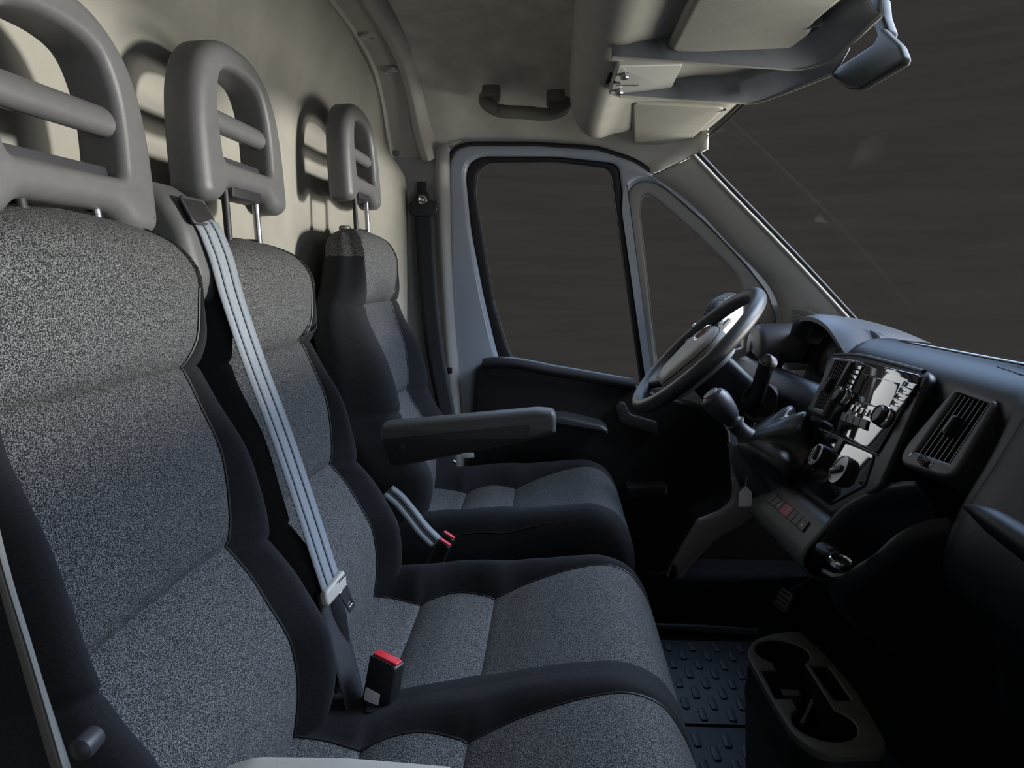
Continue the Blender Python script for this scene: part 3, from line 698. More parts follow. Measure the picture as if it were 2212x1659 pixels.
for col, n, cols in (([(1955, 822), (1982, 830), (1946, 882), (1922, 874)], 4, ('AF', 'SRC', 'MEN', '')), ([(1848, 786), (1864, 790), (1838, 842), (1822, 836)], 5, ('', '', '', '', ''))):
    q = K(col, .01)
    for i in range(n):
        a, b = i/n+.02, (i+1)/n-.02
        kk = plate('radio_key', fk, rnd([tuple(bil(q, s, t)) for s, t in ((0, b), (1, b), (1, a), (0, a))], .001), .003, M_gloss, radio, bevel=.0008, h0=.008)
        c = bil(q, .5, (a+b)/2)
        slat('key_mark', fk, (c.x-.004, c.y), (c.x+.004, c.y), .0012, .0003, M_gry, kk, .011)
tube('stack_joint', [fk.pt(*q, .008) for q in K([(1770, 926), (1830, 953), (1893, 981)], .008)], .0012, M_hr, dash)
# heater panel
hp = plate('heater_panel', fk, rnd(K([(1768, 928), (1890, 983), (1868, 1050), (1790, 1092), (1726, 1040), (1740, 1000)], .006), .008), .006, M_gloss, dash, bevel=.0015, h0=.002)
for px, py, r, ang in ((1770, 986, .0215, 20), (1820, 1018, .0255, 115)):
    c = fk.px(px, py, .014); k = fk.at(c[0], c[1], .007)
    dl = lathe('heater_dial', k, [(r, 0), (r, .012), (r*.96, .0145), (r*.86, .0145), (r*.82, .011), (0, .011)], M_blk, hp, n=40)
    lathe('dial_ring', k, [(r*.97, .0132), (r*.95, .0152), (r*.87, .0152), (r*.86, .0140)], M_steel, dl, n=40)
    f2 = k.tilt('n', ang); slat_ = rbox('dial_pointer', f2.at(0, r*.18, .010), r*.42, r*1.25, .009, M_shell, dl, bevel=.003)
    rbox('pointer_line', f2.at(0, r*.45, .0188), r*.10, r*.6, .0008, M_white, dl, bevel=.0002)
    for i in range(7):
        a = math.radians(200+i*25); d = r*1.28
        slat('dial_mark', fk, (c[0]+d*math.cos(a), c[1]+d*math.sin(a)), (c[0]+d*1.06*math.cos(a), c[1]+d*1.06*math.sin(a)), .0016, .0003, M_gry, hp, .0082)
c = fk.px(1812, 962, .01)
rbox('heater_key', fk.at(c[0], c[1], .007), .020, .026, .005, M_shell, hp, bevel=.002)
# vents
q = K([(1815, 786), (1847, 790), (1788, 890), (1770, 884)], .004)
vent('air_vent', fk, q, rnd(K([(1808, 776), (1852, 781), (1786, 908), (1752, 892), (1762, 876)], .004), .008), 6, dash, h=.004, w=.0022, knob=(.45, .5), depth=.03)
rbox('vent_wheel', fk.at(*fk.px(1769, 890, .008), .006), .016, .010, .006, M_dark, dash, bevel=.002)
fv = Fr((.515, 1.0, .60), (0, -1, 0), (.125, 0, .216))
V_ = lambda L, h=0: [fv.px(x, y, h) for x, y in L]
hous = rnd(V_([(2056, 842), (2074, 838), (2148, 864), (2146, 880), (2070, 1010), (2052, 1028), (2030, 1030), (1948, 1004), (1942, 990), (1958, 958)], .012), .010)
pv = vent('air_vent', fv, V_([(2066, 848), (2136, 870), (2050, 999), (1977, 974)], .012), hous, 7, dash, h=.0, w=.0026, knob=(.5, .48), depth=.06, label='large slatted vent beside the radio with a thumb wheel')
c = fv.px(1992, 993, .016)
wheel = rbox('vent_wheel', fv.at(c[0], c[1], .008).tilt('n', -12), .026, .011, .008, M_rub, pv, bevel=.003)
for i in range(6): slat('wheel_rib', fv, (c[0]-.010+i*.004, c[1]+.0045-i*.0009), (c[0]-.010+i*.004, c[1]-.0045-i*.0009), .0012, .0012, M_dash, pv, .016)
text('wheel_mark', fv.at(*fv.px(2012, 1004, .012), .0122), '0', .012, M_white, pv)
plate('wheel_mark', fv, ell(*fv.px(1967, 982, .012), .0028, .0034, 12), .0004, M_white, pv, bevel=.0001, h0=.0121, res=0)
# demister grille on the dash top, passenger side
for i in range(11):
    y = 1.07-i*.012
    tube('grille_slot', [Vector((.622, y, .7455)), Vector((.66, y-.006, .7462)), Vector((.69, y-.006, .7405))], .0028, M_dark, dash, k=6)
tube('grille_rim', [Vector((.612, 1.085, .7445)), Vector((.605, 1.02, .742)), Vector((.605, .93, .742))], .002, M_dash, dash)
# passenger side panel over the glove box with its ledge
pan = []
for y in (.36, .6, .86, .905, .925, .930):
    L = sec(.6)[6:14]; off = .014 if y < .926 else -.004
    if y == .925: off = .008
    pan.append([Vector((p.x-off, y, p.z+off*.4)) for p in resample(L, 16)])
solid(grid('airbag_panel', pan, M_dash, dash, ang=45), .004, -1)
tube('glovebox_ledge', [at(2086, 1094, X=.487), at(2130, 1116, X=.476), at(2212, 1170, X=.474), at(2330, 1250, X=.474), at(2800, 1540, X=.474)], [.003, .014, .017, .017, .017, .017], M_dash, dash, n=30, k=14)
solid(grid('glovebox_lid', [[Vector((x, y, z)) for x, z in ((.488, .50), (.522, .44), (.556, .40), (.583, .31))] for y in (.36, .9, .93)], M_dash, dash), .006, 1)
# instrument hood, cluster and lens
arc0 = [(2.06, .66), (2.055, .71), (2.035, .745), (1.97, .764), (1.88, .768), (1.80, .757), (1.71, .722), (1.64, .684), (1.62, .66)]
def arc(x, s, dz=0): return [Vector((x, 1.84+(y-1.84)*s, z+dz)) for y, z in arc0]
hood = patch('instrument_hood', [arc(.665, .93, -.022), arc(.625, .97, -.012), arc(.617, 1, -.002), arc(.628, 1.01, .003), arc(.70, 1.02, .002), arc(.80, 1.02, -.02), arc(.90, 1.02, -.06)], M_shell, dash, n=50, m=24, thick=.003)
fc = Fr((.675, 1.84, .655), (0, -1, 0), (.35, 0, 1))
plate('cluster_back', fc, rnd([(-.21, -.10), (.21, -.10), (.21, .03), (.12, .10), (-.12, .10), (-.21, .03)], .03), .02, M_blk, dash, bevel=.004, h0=-.02)
for u, r in ((-.085, .048), (.085, .048), (0, .03)):
    d = lathe('dial', fc.at(u, .01 if r > .04 else -.02, 0), [(r, 0), (r, .010), (r*.94, .012), (r*.92, .004), (0, .004)], M_shell, dash, n=36)
    for i in range(11):
        a = math.radians(-40+i*26); slat('dial_mark', fc, (u+r*.72*math.cos(a), (.01 if r > .04 else -.02)+r*.72*math.sin(a)), (u+r*.85*math.cos(a), (.01 if r > .04 else -.02)+r*.85*math.sin(a)), .0015, .0003, M_white if i < 8 else M_red, d, .0045)
    slat('needle', fc, (u, .01 if r > .04 else -.02), (u-r*.5, (.01 if r > .04 else -.02)-r*.5), .002, .001, M_red, d, .006)
patch('cluster_lens', [[fc.pt(-.20, -.09, .03), fc.pt(0, -.09, .035), fc.pt(.20, -.09, .03)], [fc.pt(-.20, 0, .024), fc.pt(0, 0, .028), fc.pt(.20, 0, .024)], [fc.pt(-.19, .09, .012), fc.pt(0, .10, .014), fc.pt(.19, .09, .012)]], M_glass2, dash, n=14, m=10, thick=0)
# driver side end vent pod
pod = []
for x, k in ((.536, .02), (.537, .4), (.54, .80), (.548, .95), (.56, 1.0), (.62, 1.02), (.72, 1.0)):
    pod.append([Vector((x, 2.115+.085*k*math.cos(a), .665+.075*k*math.sin(a))) for a in np.linspace(-.3, math.pi+.3, 22)])
pd = grid('end_vent_pod', pod, M_shell, dash, ang=50); solid(pd, .004, -1)
fe = Fr(at(1672, 772, Y=2.05), (.35, -.85, 0), (.3, .3, 1))
fe = Fr(fe.o-fe.n*.0, fe.u, fe.v)
E_ = lambda L, h=0: [fe.px(x, y, h) for x, y in L]
vent('air_vent', fe, E_([(1664, 757), (1687, 766), (1674, 790), (1650, 780)]), rnd(E_([(1662, 752), (1692, 763), (1678, 796), (1646, 784)]), .003), 6, dash, h=0, w=.003, depth=.03)
# lower front between stack and steering column, with the round recess
# lower console: lip, switch row, tray
fb2 = Fr(at(1705, 1106, Y=1.315), at(1745, 1142, Y=1.215)-at(1667, 1073, Y=1.415), Vector((.62, 0, .78)))
def yy(v, h, o=(0, 0, 0)): return [fb2.pt(a, v, h)+Vector(o) for a in (-.185, -.08, .03, .15)]
lc = patch('lower_console', [yy(.085, -.02), yy(.05, -.022), yy(.032, -.012), yy(.026, -.001), yy(.022, 0), yy(-.026, 0), yy(-.040, -.004), yy(-.048, -.012), yy(-.052, -.028), yy(-.04, -.06), [Vector((.60, y, .27)) for y in (1.50, 1.40, 1.26, 1.08)]], M_gry2, dash, n=24, m=None, thick=.004)
B_ = lambda L, h=0: [fb2.px(x, y, h) for x, y in L]
q = B_([(1676, 1066), (1752, 1131), (1737, 1151), (1657, 1082)], .003)
row = plate('switch_row', fb2, rnd([tuple(bil(q, s, t)) for s, t in ((-.02, 1.08), (1.02, 1.08), (1.02, -.08), (-.02, -.08))], .004), .006, M_dark, dash, bevel=.001, h0=-.002)
xs = [0, .115, .23, .37, .58, .72, .86, 1.0]
xs = [0, .12, .25, .37, .60, .72, .85, 1.0]
for i in range(7):
    a, b = xs[i]+.006, xs[i+1]-.006
    kk = plate('switch', fb2, rnd([tuple(bil(q, s, t)) for s, t in ((a, 1), (b, 1), (b, 0), (a, 0))], .0015), .005, M_hazard if i == 3 else M_gry2, row, bevel=.001, h0=.002)
    if i == 3:
        lab(kk, 'red hazard switch'); c = bil(q, (a+b)/2, .5)
        tri = [(c.x-.005, c.y-.004), (c.x+.005, c.y-.004), (c.x, c.y+.005)]; ti = [(c.x-.003, c.y-.0028), (c.x, c.y+.0028), (c.x+.003, c.y-.0028)]
        plate('switch_mark', fb2, tri, .0004, M_pink, kk, holes=(ti,), bevel=.0001, h0=.007, res=0)
    elif i in (2, 6):
        c = bil(q, (a+b)/2, .62); plate('switch_mark', fb2, ell(c.x, c.y, .0025, .0018, 10), .0004, M_white, kk, bevel=.0001, h0=.007, res=0)
        c = bil(q, (a+b)/2, .15); slat('switch_mark', fb2, (c.x-.002, c.y), (c.x+.002, c.y), .002, .0003, M_dark, kk, .007)
# tray at the passenger side of the lower console
lip = [at(1772, 1232, Y=1.13), at(1810, 1246, Y=1.08), at(1880, 1207, Y=1.035), at(1960, 1147, Y=1.0), at(2010, 1128, Y=.985), at(2052, 1122, Y=.97)]
lo_ = [p+Vector((.02, -.006, -.05)) for p in lip]; lo2 = [Vector((p.x+.16, p.y, .275)) for p in lip]
inn_ = [p+Vector((.010, .014, -.006)) for p in lip]; inn2 = [Vector((max(p.x, .42)+.016, p.y+.018, max(.41, p.z-.06))) for p in lip]
patch('tray_lip', [lo2, lo_, [p+Vector((.002, -.008, -.010)) for p in lip], lip, [p+Vector((.004, .008, .002)) for p in lip], inn_, inn2], M_dash, dash, n=40, m=30, thick=.003)
ed = [at(1752, 1196, Y=1.17), at(1790, 1150, Y=1.165), at(1830, 1105, Y=1.155), at(1880, 1077, Y=1.135), at(1950, 1057, Y=1.09), at(1990, 1054, Y=1.06)]
patch('tray_wall', [[p+Vector((.0, .012, .006)) for p in ed], ed, [p+Vector((.01, -.006, -.012)) for p in ed], [Vector((p.x+.03, p.y-.01, .412)) for p in ed]], M_dash, dash, n=30, m=16, thick=.003)
p1_, p2_ = at(1789, 1189, Y=1.14), at(1816, 1214, Y=1.112)
ft2 = Fr((p1_+p2_)/2, p2_-p1_, Vector((1, .25, -.12)))
if ft2.n.z < 0: ft2 = Fr(ft2.o, -ft2.u, Vector((1, .25, -.12)))
sg_ = 1 if ft2.u.dot(p2_-p1_) > 0 else -1
plate('tray_floor', ft2, rnd([(-.032, -.010), (.040, -.018), (.075, .02), (.075, .18), (-.055, .18), (-.045, .03)], .012), .006, M_dash, dash, bevel=.002, h0=-.006)
c = ft2.px(1789, 1189, .002); cap_ = lathe('socket_cap', ft2.at(c[0], c[1]), [(.0185, 0), (.0185, .004), (.0165, .006), (0, .006)], M_shell, dash, n=30)
rbox('cap_latch', ft2.at(c[0]+.002, c[1], .006), .008, .006, .003, M_hr, cap_, bevel=.001)
c = ft2.px(1816, 1214, .004); sk = lathe('power_socket', ft2.at(c[0], c[1]), [(.0170, 0), (.0170, .007), (.0150, .009), (.0125, .007), (.012, .002), (0, .002)], M_chrome, dash, n=30)
lathe('socket_well', ft2.at(c[0], c[1]), [(.0118, .0035), (0, .004)], M_dark, sk, n=24)
# ---------------------------------------------------------------- gear lever
gl_ = thing('gear_lever', 'black gear lever with rounded knob and wrinkled leather boot beside the radio stack', 'gear lever', (.44, 1.50, .48))
bc = at(1688, 1002, Y=1.50); nk = at(1612, 942, Y=1.50); k0 = at(1575, 898, Y=1.50); k1 = at(1545, 852, Y=1.50)
bn = Vector((-.86, .05, .50)).normalized(); bu = Vector((0, -1, -.1)).normalized(); bv = bn.cross(bu)
rows = []
for i in range(26):
    t = i/25; s = t*t*(3-2*t)
    c = bc.lerp(nk, t**1.15)+Vector((0, 0, .026))*math.sin(math.pi*t)
    ax = (bn*(1-s)+(k0-nk).normalized()*s).normalized(); uu = (bu-ax*bu.dot(ax)).normalized(); vv = ax.cross(uu)
    r = .078*(1-t)**.75+.017+.010*math.sin(math.pi*t)
    L = []
    for j in range(72):
        a = 2*math.pi*j/72
        f = 1+(.17*math.sin(5*a+1.5+3.2*t)+.09*math.sin(9*a+4*t+1))*math.sin(math.pi*min(1, t*1.02))**.8+(.10*math.sin(16*a))*max(0, (t-.80)/.2)*max(0, 1-(t-.8)/.2)
        L.append(c+(uu*math.cos(a)*(1.0+.12*(1-t))+vv*math.sin(a))*r*f)
    rows.append(L)
grid('leather_boot', rows, M_leather, gl_, closed=True, ang=180)
tube('boot_frame', [bc+bu*math.cos(a)*.108+bv*math.sin(a)*.096 for a in np.linspace(0, 2*math.pi, 40)[:-1]], .007, M_dash, gl_, closed=True)
fg_ = Fr(nk, (0, -1, 0), (k0-nk).cross(Vector((0, -1, 0)))); 
if fg_.n.dot(k0-nk) < 0: fg_ = Fr(nk, (0, 1, 0), (k0-nk).cross(Vector((0, 1, 0))))
H = (k0-nk).length
lathe('collar', fg_, [(.018, -.012), (.022, -.004), (.016, .012), (.0145, .020), (.0145, H*.55), (.019, H*.58), (.019, H*.66), (.0155, H*.70), (.0145, H)], M_shell, gl_, n=28)
fk2 = Fr(k0, fg_.u, fg_.v)
lathe('knob', fk2, [(.013, -.012), (.019, -.006), (.0235, .008), (.027, .026), (.0275, .040), (.024, .052), (.016, .058), (0, .0595)], M_shell, gl_, n=32)
lathe('shift_cap', fk2.tilt('u', 0), [(.0165, .0575), (.0155, .0598), (.010, .0612), (0, .0616)], M_hr, gl_, n=28)
# tag on a thread
tg = thing('price_tag', 'small white paper tag hanging on a thread below the gear boot', 'tag', at(1610, 1072, Y=1.47))
ftg = Fr(at(1610, 1072, Y=1.47), (1, -.25, 0), (0, 0, 1))
G_ = lambda L: [ftg.px(x, y) for x, y in L]
plate('paper', ftg, rnd(G_([(1595, 1094), (1597, 1063), (1602, 1058), (1605, 1053), (1610, 1051), (1616, 1053), (1619, 1058), (1624, 1062), (1624, 1094)]), .003), .0008, M_paper, tg, holes=(ell(*ftg.px(1610, 1058), .0016, .0016, 12)[::-1],), bevel=.0002)
tube('thread', [ftg.pt(*ftg.px(1610, 1058), .001), ftg.pt(*ftg.px(1611, 1043), .002), ftg.pt(*ftg.px(1613, 1032), .002)], .0007, M_paper, tg, k=6)
# ---------------------------------------------------------------- steering wheel
sw = thing('steering_wheel', 'four-spoke steering wheel with grey airbag cover', 'steering wheel', at(1505, 757, Y=1.83))
sc = at(1505, 757, Y=1.83)
fw = Fr(sc, (0, -1, 0), (.707, 0, .707))    # n looks back and up at the driver
tube('rim', [fw.pt(.186*math.cos(a), .186*math.sin(a)) for a in np.linspace(0, 2*math.pi, 72)[:-1]], .0175, M_rim, sw, closed=True, k=18)
for a in (4, 176, 232, 308):
    t = math.radians(a); big = a in (4, 176)
    tube('spoke', [fw.pt(.17*math.cos(t)+0, .17*math.sin(t), -.004), fw.pt(.13*math.cos(t), .13*math.sin(t)-.004, -.014), fw.pt(.06*math.cos(t), .06*math.sin(t)-.01, -.022)], [.014, .018, .03] if big else [.012, .014, .018], M_rim, sw, n=14, k=14, flat=.8)
hub = []
hubo = rnd([(-.085, .03), (-.06, .062), (0, .072), (.06, .062), (.085, .03), (.080, -.02), (.052, -.095), (.03, -.108), (-.03, -.108), (-.052, -.095), (-.080, -.02)], .03, 6)
for h, k in ((-.045, .92), (-.02, 1.0), (0, 1.0), (.010, .97), (.016, .90), (.020, .76), (.022, .5), (.023, .2)):
    hub.append([fw.pt(u*k*1.07, ((v+.015)*k-.015)*1.07, h*1.1-.002) for u, v in hubo])
hb = grid('airbag_cover', hub, M_hub, sw, closed=True, cap=True, ang=60)
tube('cover_joint', [fw.pt(u*.975*1.07, ((v+.015)*.975-.015)*1.07, .0075) for u, v in hubo], .0012, M_rub, sw, closed=True, k=6)
bd = lathe('badge', fw.at(0, .038, .0195), [(.0275, 0), (.0275, .003), (.025, .0045), (.0225, .003), (0, .003)], M_chrome, sw, n=36)
lathe('badge_field', fw.at(0, .038, .0195), [(.0222, .0032), (.021, .0042), (0, .0046)], M_badge, bd, n=32)
text('badge_letters', fw.at(0, .038, .0243), 'FIAT', .0155, M_chrome, bd)
fl_ = fw.at(0, -.062, .0205)
plate('airbag_mark', fl_, rnd(rect(0, 0, .034, .022), .003), .0008, M_hub, sw, holes=(rnd(rect(0, 0, .031, .019), .002)[::-1],), bevel=.0002, res=0)
text('airbag_letters', fl_.at(0, .0038, .0), 'AIR', .0085, M_gry, sw); text('airbag_letters', fl_.at(0, -.0042, .0), 'BAG', .0085, M_gry, sw)
col = thing('steering_column', 'black shroud behind the steering wheel with a wiper stalk', 'steering column', sc+Vector((.12, 0, -.1)))
fcol = Fr(sc-fw.n*.21, fw.u, fw.v)
rbox('shroud', fcol.at(0, -.012, -.04), .15, .13, .215, M_dash, col, bevel=.03, seg=4, taper=.85)
fcup = Fr(at(1640, 868, Y=1.735), (.80, -.60, 0), (.10, .25, .95))
cupr = lathe('round_recess', fcup, [(.047, -.05), (.046, .0), (.043, .003), (.039, .001), (.037, -.03), (0, -.03)], M_shell, col, n=36)
lathe('recess_floor', fcup.at(0, 0, -.012), [(.033, 0), (0, .0005)], M_dark, cupr, n=30)
fig = Fr(at(1641, 921, Y=1.735), (.80, -.60, 0), (.10, .25, .95))
lathe('ignition_lock', fig, [(.022, -.05), (.021, .004), (.016, .006), (.014, .002), (.0, .002)], M_shell, col, n=28)
lathe('lock_ring', fig, [(.0125, .002), (.0125, .005), (.010, .005), (.010, .002)], M_steel, col, n=28)
s0, s1_ = at(1632, 862, Y=1.67), at(1657, 782, Y=1.62)
tube('wiper_stalk', [at(1600, 880, Y=1.74), s0, s0.lerp(s1_, .5), s1_], [.012, .0155, .0165, .0165], M_blk, col, n=16, k=18)
fst = Fr(s1_, (.62, -.78, 0), (.3, .3, .9)); 
lathe('stalk_button', fst, [(.0170, -.012), (.0170, .004), (.0150, .007), (.0135, .006), (.0130, .0075), (0, .0078)], M_shell, col, n=28)
rbox('stalk_mark', fst.at(0, 0, .008), .008, .005, .0006, M_gry, col, bevel=.0002)
# ---------------------------------------------------------------- overhead console with visors
oc = thing('overhead_console', 'pale grey overhead console with two beige sun visors and a tilted switch panel', 'console', (.22, 1.3, 1.25))
csec = [(.10, 1.49), (.060, 1.44), (.040, 1.39), (.034, 1.33), (.040, 1.275), (.062, 1.235), (.088, 1.222), (.13, 1.232), (.25, 1.245), (.40, 1.256), (.405, 1.30)]
ylist = [(.34, 1), (.8, 1), (1.6, 1), (1.9, 1), (2.0, .97), (2.06, .86), (2.095, .66), (2.108, .4)]
rows = []
for y, k in ylist:
    q = resample([Vector((x, 0, z)) for x, z in csec], 44)
    rows.append([Vector((.22+(p.x-.22)*(1-(1-k)*.5) if p.x < .22 else p.x, y, 1.49+(p.z-1.49)*(1-(1-k)*.12))) for p in q])
rows.append([Vector((p.x*.7+.07, 2.112, p.z*.6+.55)) for p in rows[-1]])
cen = sum(rows[0], Vector())/len(rows[0]); rows.insert(0, [cen+(p-cen)*.02 for p in rows[0]])
cb = grid('console_body', rows, M_felt2, oc, ang=60); solid(cb, .004, -1)
fu = Fr((0, 0, 1.225), (1, 0, 0), (0, -1, 0))     # underside frame, n points down
U = lambda L, h=0: [fu.px(x, y, h) for x, y in L]
# cross beams either side of the middle recess
for nm, top, bot, face in (('cross_beam', [(1345, 108), (1455, 96), (1640, 92), (1735, 84), (1800, 40), (1880, 0)], [(1322, 122), (1450, 130), (1600, 140), (1735, 148), (1800, 128), (1905, 30)], 0),
                           ('cross_beam', [(1360, 196), (1450, 192), (1580, 184), (1650, 158), (1730, 140), (1835, 108)], [(1338, 206), (1450, 214), (1560, 218), (1632, 222), (1700, 198), (1800, 158)], 1)):
    a = resample([at(x, y, Z=1.222) for x, y in top], 16, False); b = resample([at(x, y, Z=1.20) for x, y in bot], 16, False)
    up = [p+Vector((0, .012, .05)) for p in b]; ua = [p+Vector((0, -.01, .05)) for p in a]
    patch(nm, [ua, a, [p.lerp(q, .5)+Vector((0, 0, -.004)) for p, q in zip(a, b)], b, up], M_beam, oc, n=36, m=None, thick=.002, smooth=False)
    tube('beam_lip', [p+Vector((0, .001, -.001)) for p in b], .0028, M_felt2, oc, n=30)
rc = [at(x, y, Z=1.262) for x, y in ((1310, 128), (1480, 140), (1640, 150), (1740, 145))]; rd = [at(x, y, Z=1.262) for x, y in ((1318, 205), (1480, 205), (1600, 205), (1660, 190))]
patch('recess_shelf', [rc, [p.lerp(q, .5)+Vector((0, 0, .01)) for p, q in zip(rc, rd)], rd], M_felt2, oc, n=16, m=8, thick=.002)
# tilted switch panel
fp = Fr(at(1325, 200, Z=1.205), at(1440, 205, Z=1.222)-at(1325, 200, Z=1.205), at(1345, 137, Z=1.215)-at(1325, 200, Z=1.205))
if fp.n.z > 0: fp = Fr(fp.o, fp.u, -fp.v)
N_ = lambda L, h=0: [fp.px(x, y, h) for x, y in L]
sp = plate('switch_panel', fp, rnd(N_([(1315, 200), (1334, 139), (1474, 136), (1470, 146), (1448, 190), (1434, 202), (1330, 206)]), .006), .012, M_panel, oc, bevel=.003, h0=-.008, res=3)
plate('panel_gap', fp, rnd(N_([(1311, 196), (1328, 130), (1345, 124), (1466, 132), (1474, 137), (1336, 142), (1320, 190)]), .002), .02, M_dark, oc, bevel=.001, h0=-.03)
for px, py in ((1348, 162), (1337, 196)):
    c = fp.px(px, py, .006); b = lathe('switch_socket', fp.at(c[0], c[1], .002), [(.0085, 0), (.0085, .003), (.006, .003), (0, .002)], M_gry, sp, n=6)
    lathe('hex_bolt', fp.at(c[0], c[1], .004), [(.0072, 0), (.0072, .007), (.006, .009), (.0, .009)], M_steel, b, n=6)
c = fp.px(1333, 178, .005); rbox('panel_slot', fp.at(*c, .0035).tilt('n', -10), .018, .004, .004, M_dark, sp, bevel=.001)
c0 = fp.px(1333, 184, .004); c1 = fp.px(1377, 184, .004)
for i in range(13):
    t = i/12; slat('panel_rib', fp, (c0[0]+(c1[0]-c0[0])*t, c0[1]+(c1[1]-c0[1])*t-.0022), (c0[0]+(c1[0]-c0[0])*t, c0[1]+(c1[1]-c0[1])*t+.0022), .0014, .0012, M_gry, sp, .004)
# visors
for nm, o2, zz_, clip, lbl in (('sun_visor', [(1444, 96), (1490, -2), (1560, -150), (1980, -150), (1760, 38), (1752, 62), (1712, 92), (1470, 102)], 1.222, (1752, 44), 'near sun visor'), ('sun_visor', [(1362, 216), (1366, 300), (1386, 306), (1450, 306), (1462, 302), (1490, 300), (1520, 272), (1568, 226), (1560, 222), (1372, 213)], 1.24, (1558, 230), 'far sun visor')):
    f3 = Fr((0, 0, zz_), (1, 0, 0), (0, -1, 0))
    v = lab(plate('sun_visor', f3, rnd([f3.px(x, y) for x, y in o2], .012), .022, M_visor, oc, bevel=.010, h0=-.012, res=4), lbl)
    c = f3.px(*clip); rbox('visor_clip', f3.at(c[0], c[1], -.004).tilt('n', 35), .030, .012, .014, M_shell, v, bevel=.004)
    tube('visor_rod', [f3.pt(c[0]-.012, c[1]+.006, .0), f3.pt(c[0]+.016, c[1]-.004, .002)], .0035, M_steel, v)
tube('front_rail', [Vector((.402, .34, 1.247)), Vector((.405, 1.3, 1.252)), Vector((.400, 2.10, 1.243))], .006, M_felt2, oc, n=20)
# flat mirror slab hanging at the windscreen top
fm = Fr((.47, 1.2, 1.15), (0.12, -1, 0), (.25, 0, 1))
mr = thing('rear_view_mirror', 'dark grey rounded slab hanging from the top of the windscreen', 'mirror', fm.o)
Q = lambda L: [fm.px(x, y) for x, y in L]
plate('mirror_body', fm, rnd(Q([(1796, 160), (1838, 194), (1860, 196), (1955, 140), (1961, 126), (1952, 100), (1910, 60), (1900, 95), (1830, 140)]), .010), .016, M_slab, mr, bevel=.005, h0=-.008, res=3)
plate('mirror_arm', fm, rnd(Q([(1868, 18), (1898, -10), (1902, 30), (1914, 64), (1904, 92), (1896, 90)]), .006), .02, M_rub, mr, bevel=.005, h0=-.022)
# grab handle over the door
fh = Fr((0, 2.15, 0), (1, 0, 0), (0, 0, 1))
gh = thing('grab_handle', 'grey folded grab handle on the ceiling edge above the driver door', 'handle', at(1132, 215, Y=2.15))
hp_ = [at(1050, 212, Y=2.165), at(1052, 225, Y=2.12), at(1075, 238, Y=2.10), at(1132, 243, Y=2.095), at(1190, 246, Y=2.10), at(1214, 236, Y=2.12), at(1218, 222, Y=2.16)]
tube('grip', hp_, .017, M_gry3, gh, n=40, k=14, flat=1.25)
for x, y in ((1062, 212), (1200, 222)): rbox('handle_mount', Fr(at(x, y, Y=2.145), (1, 0, 0), (0, .55, 1)), .050, .040, .034, M_gry3, gh, bevel=.010, seg=3)
for x, y in ((1076, 234), (1186, 242)):
    rbox('grip_joint', Fr(at(x, y, Y=2.078), (1, 0, 0), (0, 0, 1)), .002, .026, .003, M_shell, gh, bevel=.0005)
# ---------------------------------------------------------------- belts and buckles
mb = thing('seat_belt', 'pale blue-grey seat belt with tongue hanging from the belt tower of the bench', 'seat belt', at(560, 850, Y=.95))
pts = [at(418, 462, Y=.93)+Vector((-.01, 0, 0)), at(434, 478, Y=.93), at(452, 528, Y=.935), at(486, 640, Y=.945), at(530, 770, Y=.95), at(590, 930, Y=.952), at(648, 1100, Y=.95), at(690, 1230, Y=.945), at(706, 1278, Y=.945)]
pts = [p+Vector((.009*min(1, i/2), 0, 0)) for i, p in enumerate(pts)]
ribbon('webbing', pts, lambda t: (.30, 1, .0), .0215, M_web, mb)
for k in (-.0085, .0085):
    ribbon('webbing_stripe', [p+Vector((.0018+.29*k, -.0005+.957*k, 0)) for p in pts], (.30, 1, 0), .0013, M_webs, mb, thick=.0006)
low = [at(706, 1272, Y=.945), at(722, 1340, Y=.94), at(745, 1430, Y=.93), at(768, 1520, Y=.925), at(775, 1550, Y=.925)]
ribbon('lower_webbing', low, (.34, 1, .0), .0215, M_webd, mb, n=20)
ftg2 = Fr(at(708, 1272, Y=.945)+Vector((.006, 0, 0)), (.32, 1, .28), (-.25, -.30, 1))
tng = plate('tongue_body', ftg2, rnd([(-.025, -.010), (.021, -.010), (.026, .003), (.025, .013), (-.021, .010), (-.026, 0)], .005), .012, M_tong, mb, bevel=.004, h0=-.004, res=3)
for i in range(5): rbox('tongue_rib', ftg2.at(.006+i*.004, .008, .010), .002, .002, .001, M_shell, tng, bevel=.0003)
plate('tongue_blade', ftg2.tilt('n', 6), rnd([(.004, -.012), (.024, -.012), (.022, -.050), (.008, -.050)], .003), .003, M_steel, mb, holes=(rnd(rect(.015, -.038, .009, .007), .001)[::-1],), bevel=.0008, h0=.001)
def buckle(name, lbl, tip, foot, wid, w, mat_b=None, Y=None, tag_=False, d=.020):
    b = thing(name, lbl, 'buckle', foot, 'seat belt buckles'); del b['group']
    f = Fr(foot, wid, Vector(tip)-Vector(foot)); L = (Vector(tip)-Vector(foot)).length
    rbox('housing', Fr(f.pt(0, L/2, -d/2), f.u, f.v), w, L, d, M_blk, b, bevel=.005, seg=3)
    top = Fr(f.pt(0, L-.001, 0), f.u, -f.n)
    if top.n.dot(f.v) < 0: top = Fr(top.o, f.u, f.n)
    plate('red_button', top, rnd(rect(0, 0, w*.88, d*.62), .003), .004, M_red, b, bevel=.0015)
    rbox('tongue_slot', top.at(0, -d*.40, .0005), w*.7, .002, .001, M_dark, b, bevel=.0002)
    if tag_:
        fl = Fr(f.pt(-w*.12, .030, d/2+.0006), f.u, f.v); plate('label', fl, rnd(rect(0, 0, w*.55, .018), .002), .0006, M_paper, b, bevel=.0001)
    return b
t1 = at(868, 1444, Y=.915); f1 = at(815, 1545, Y=.925)
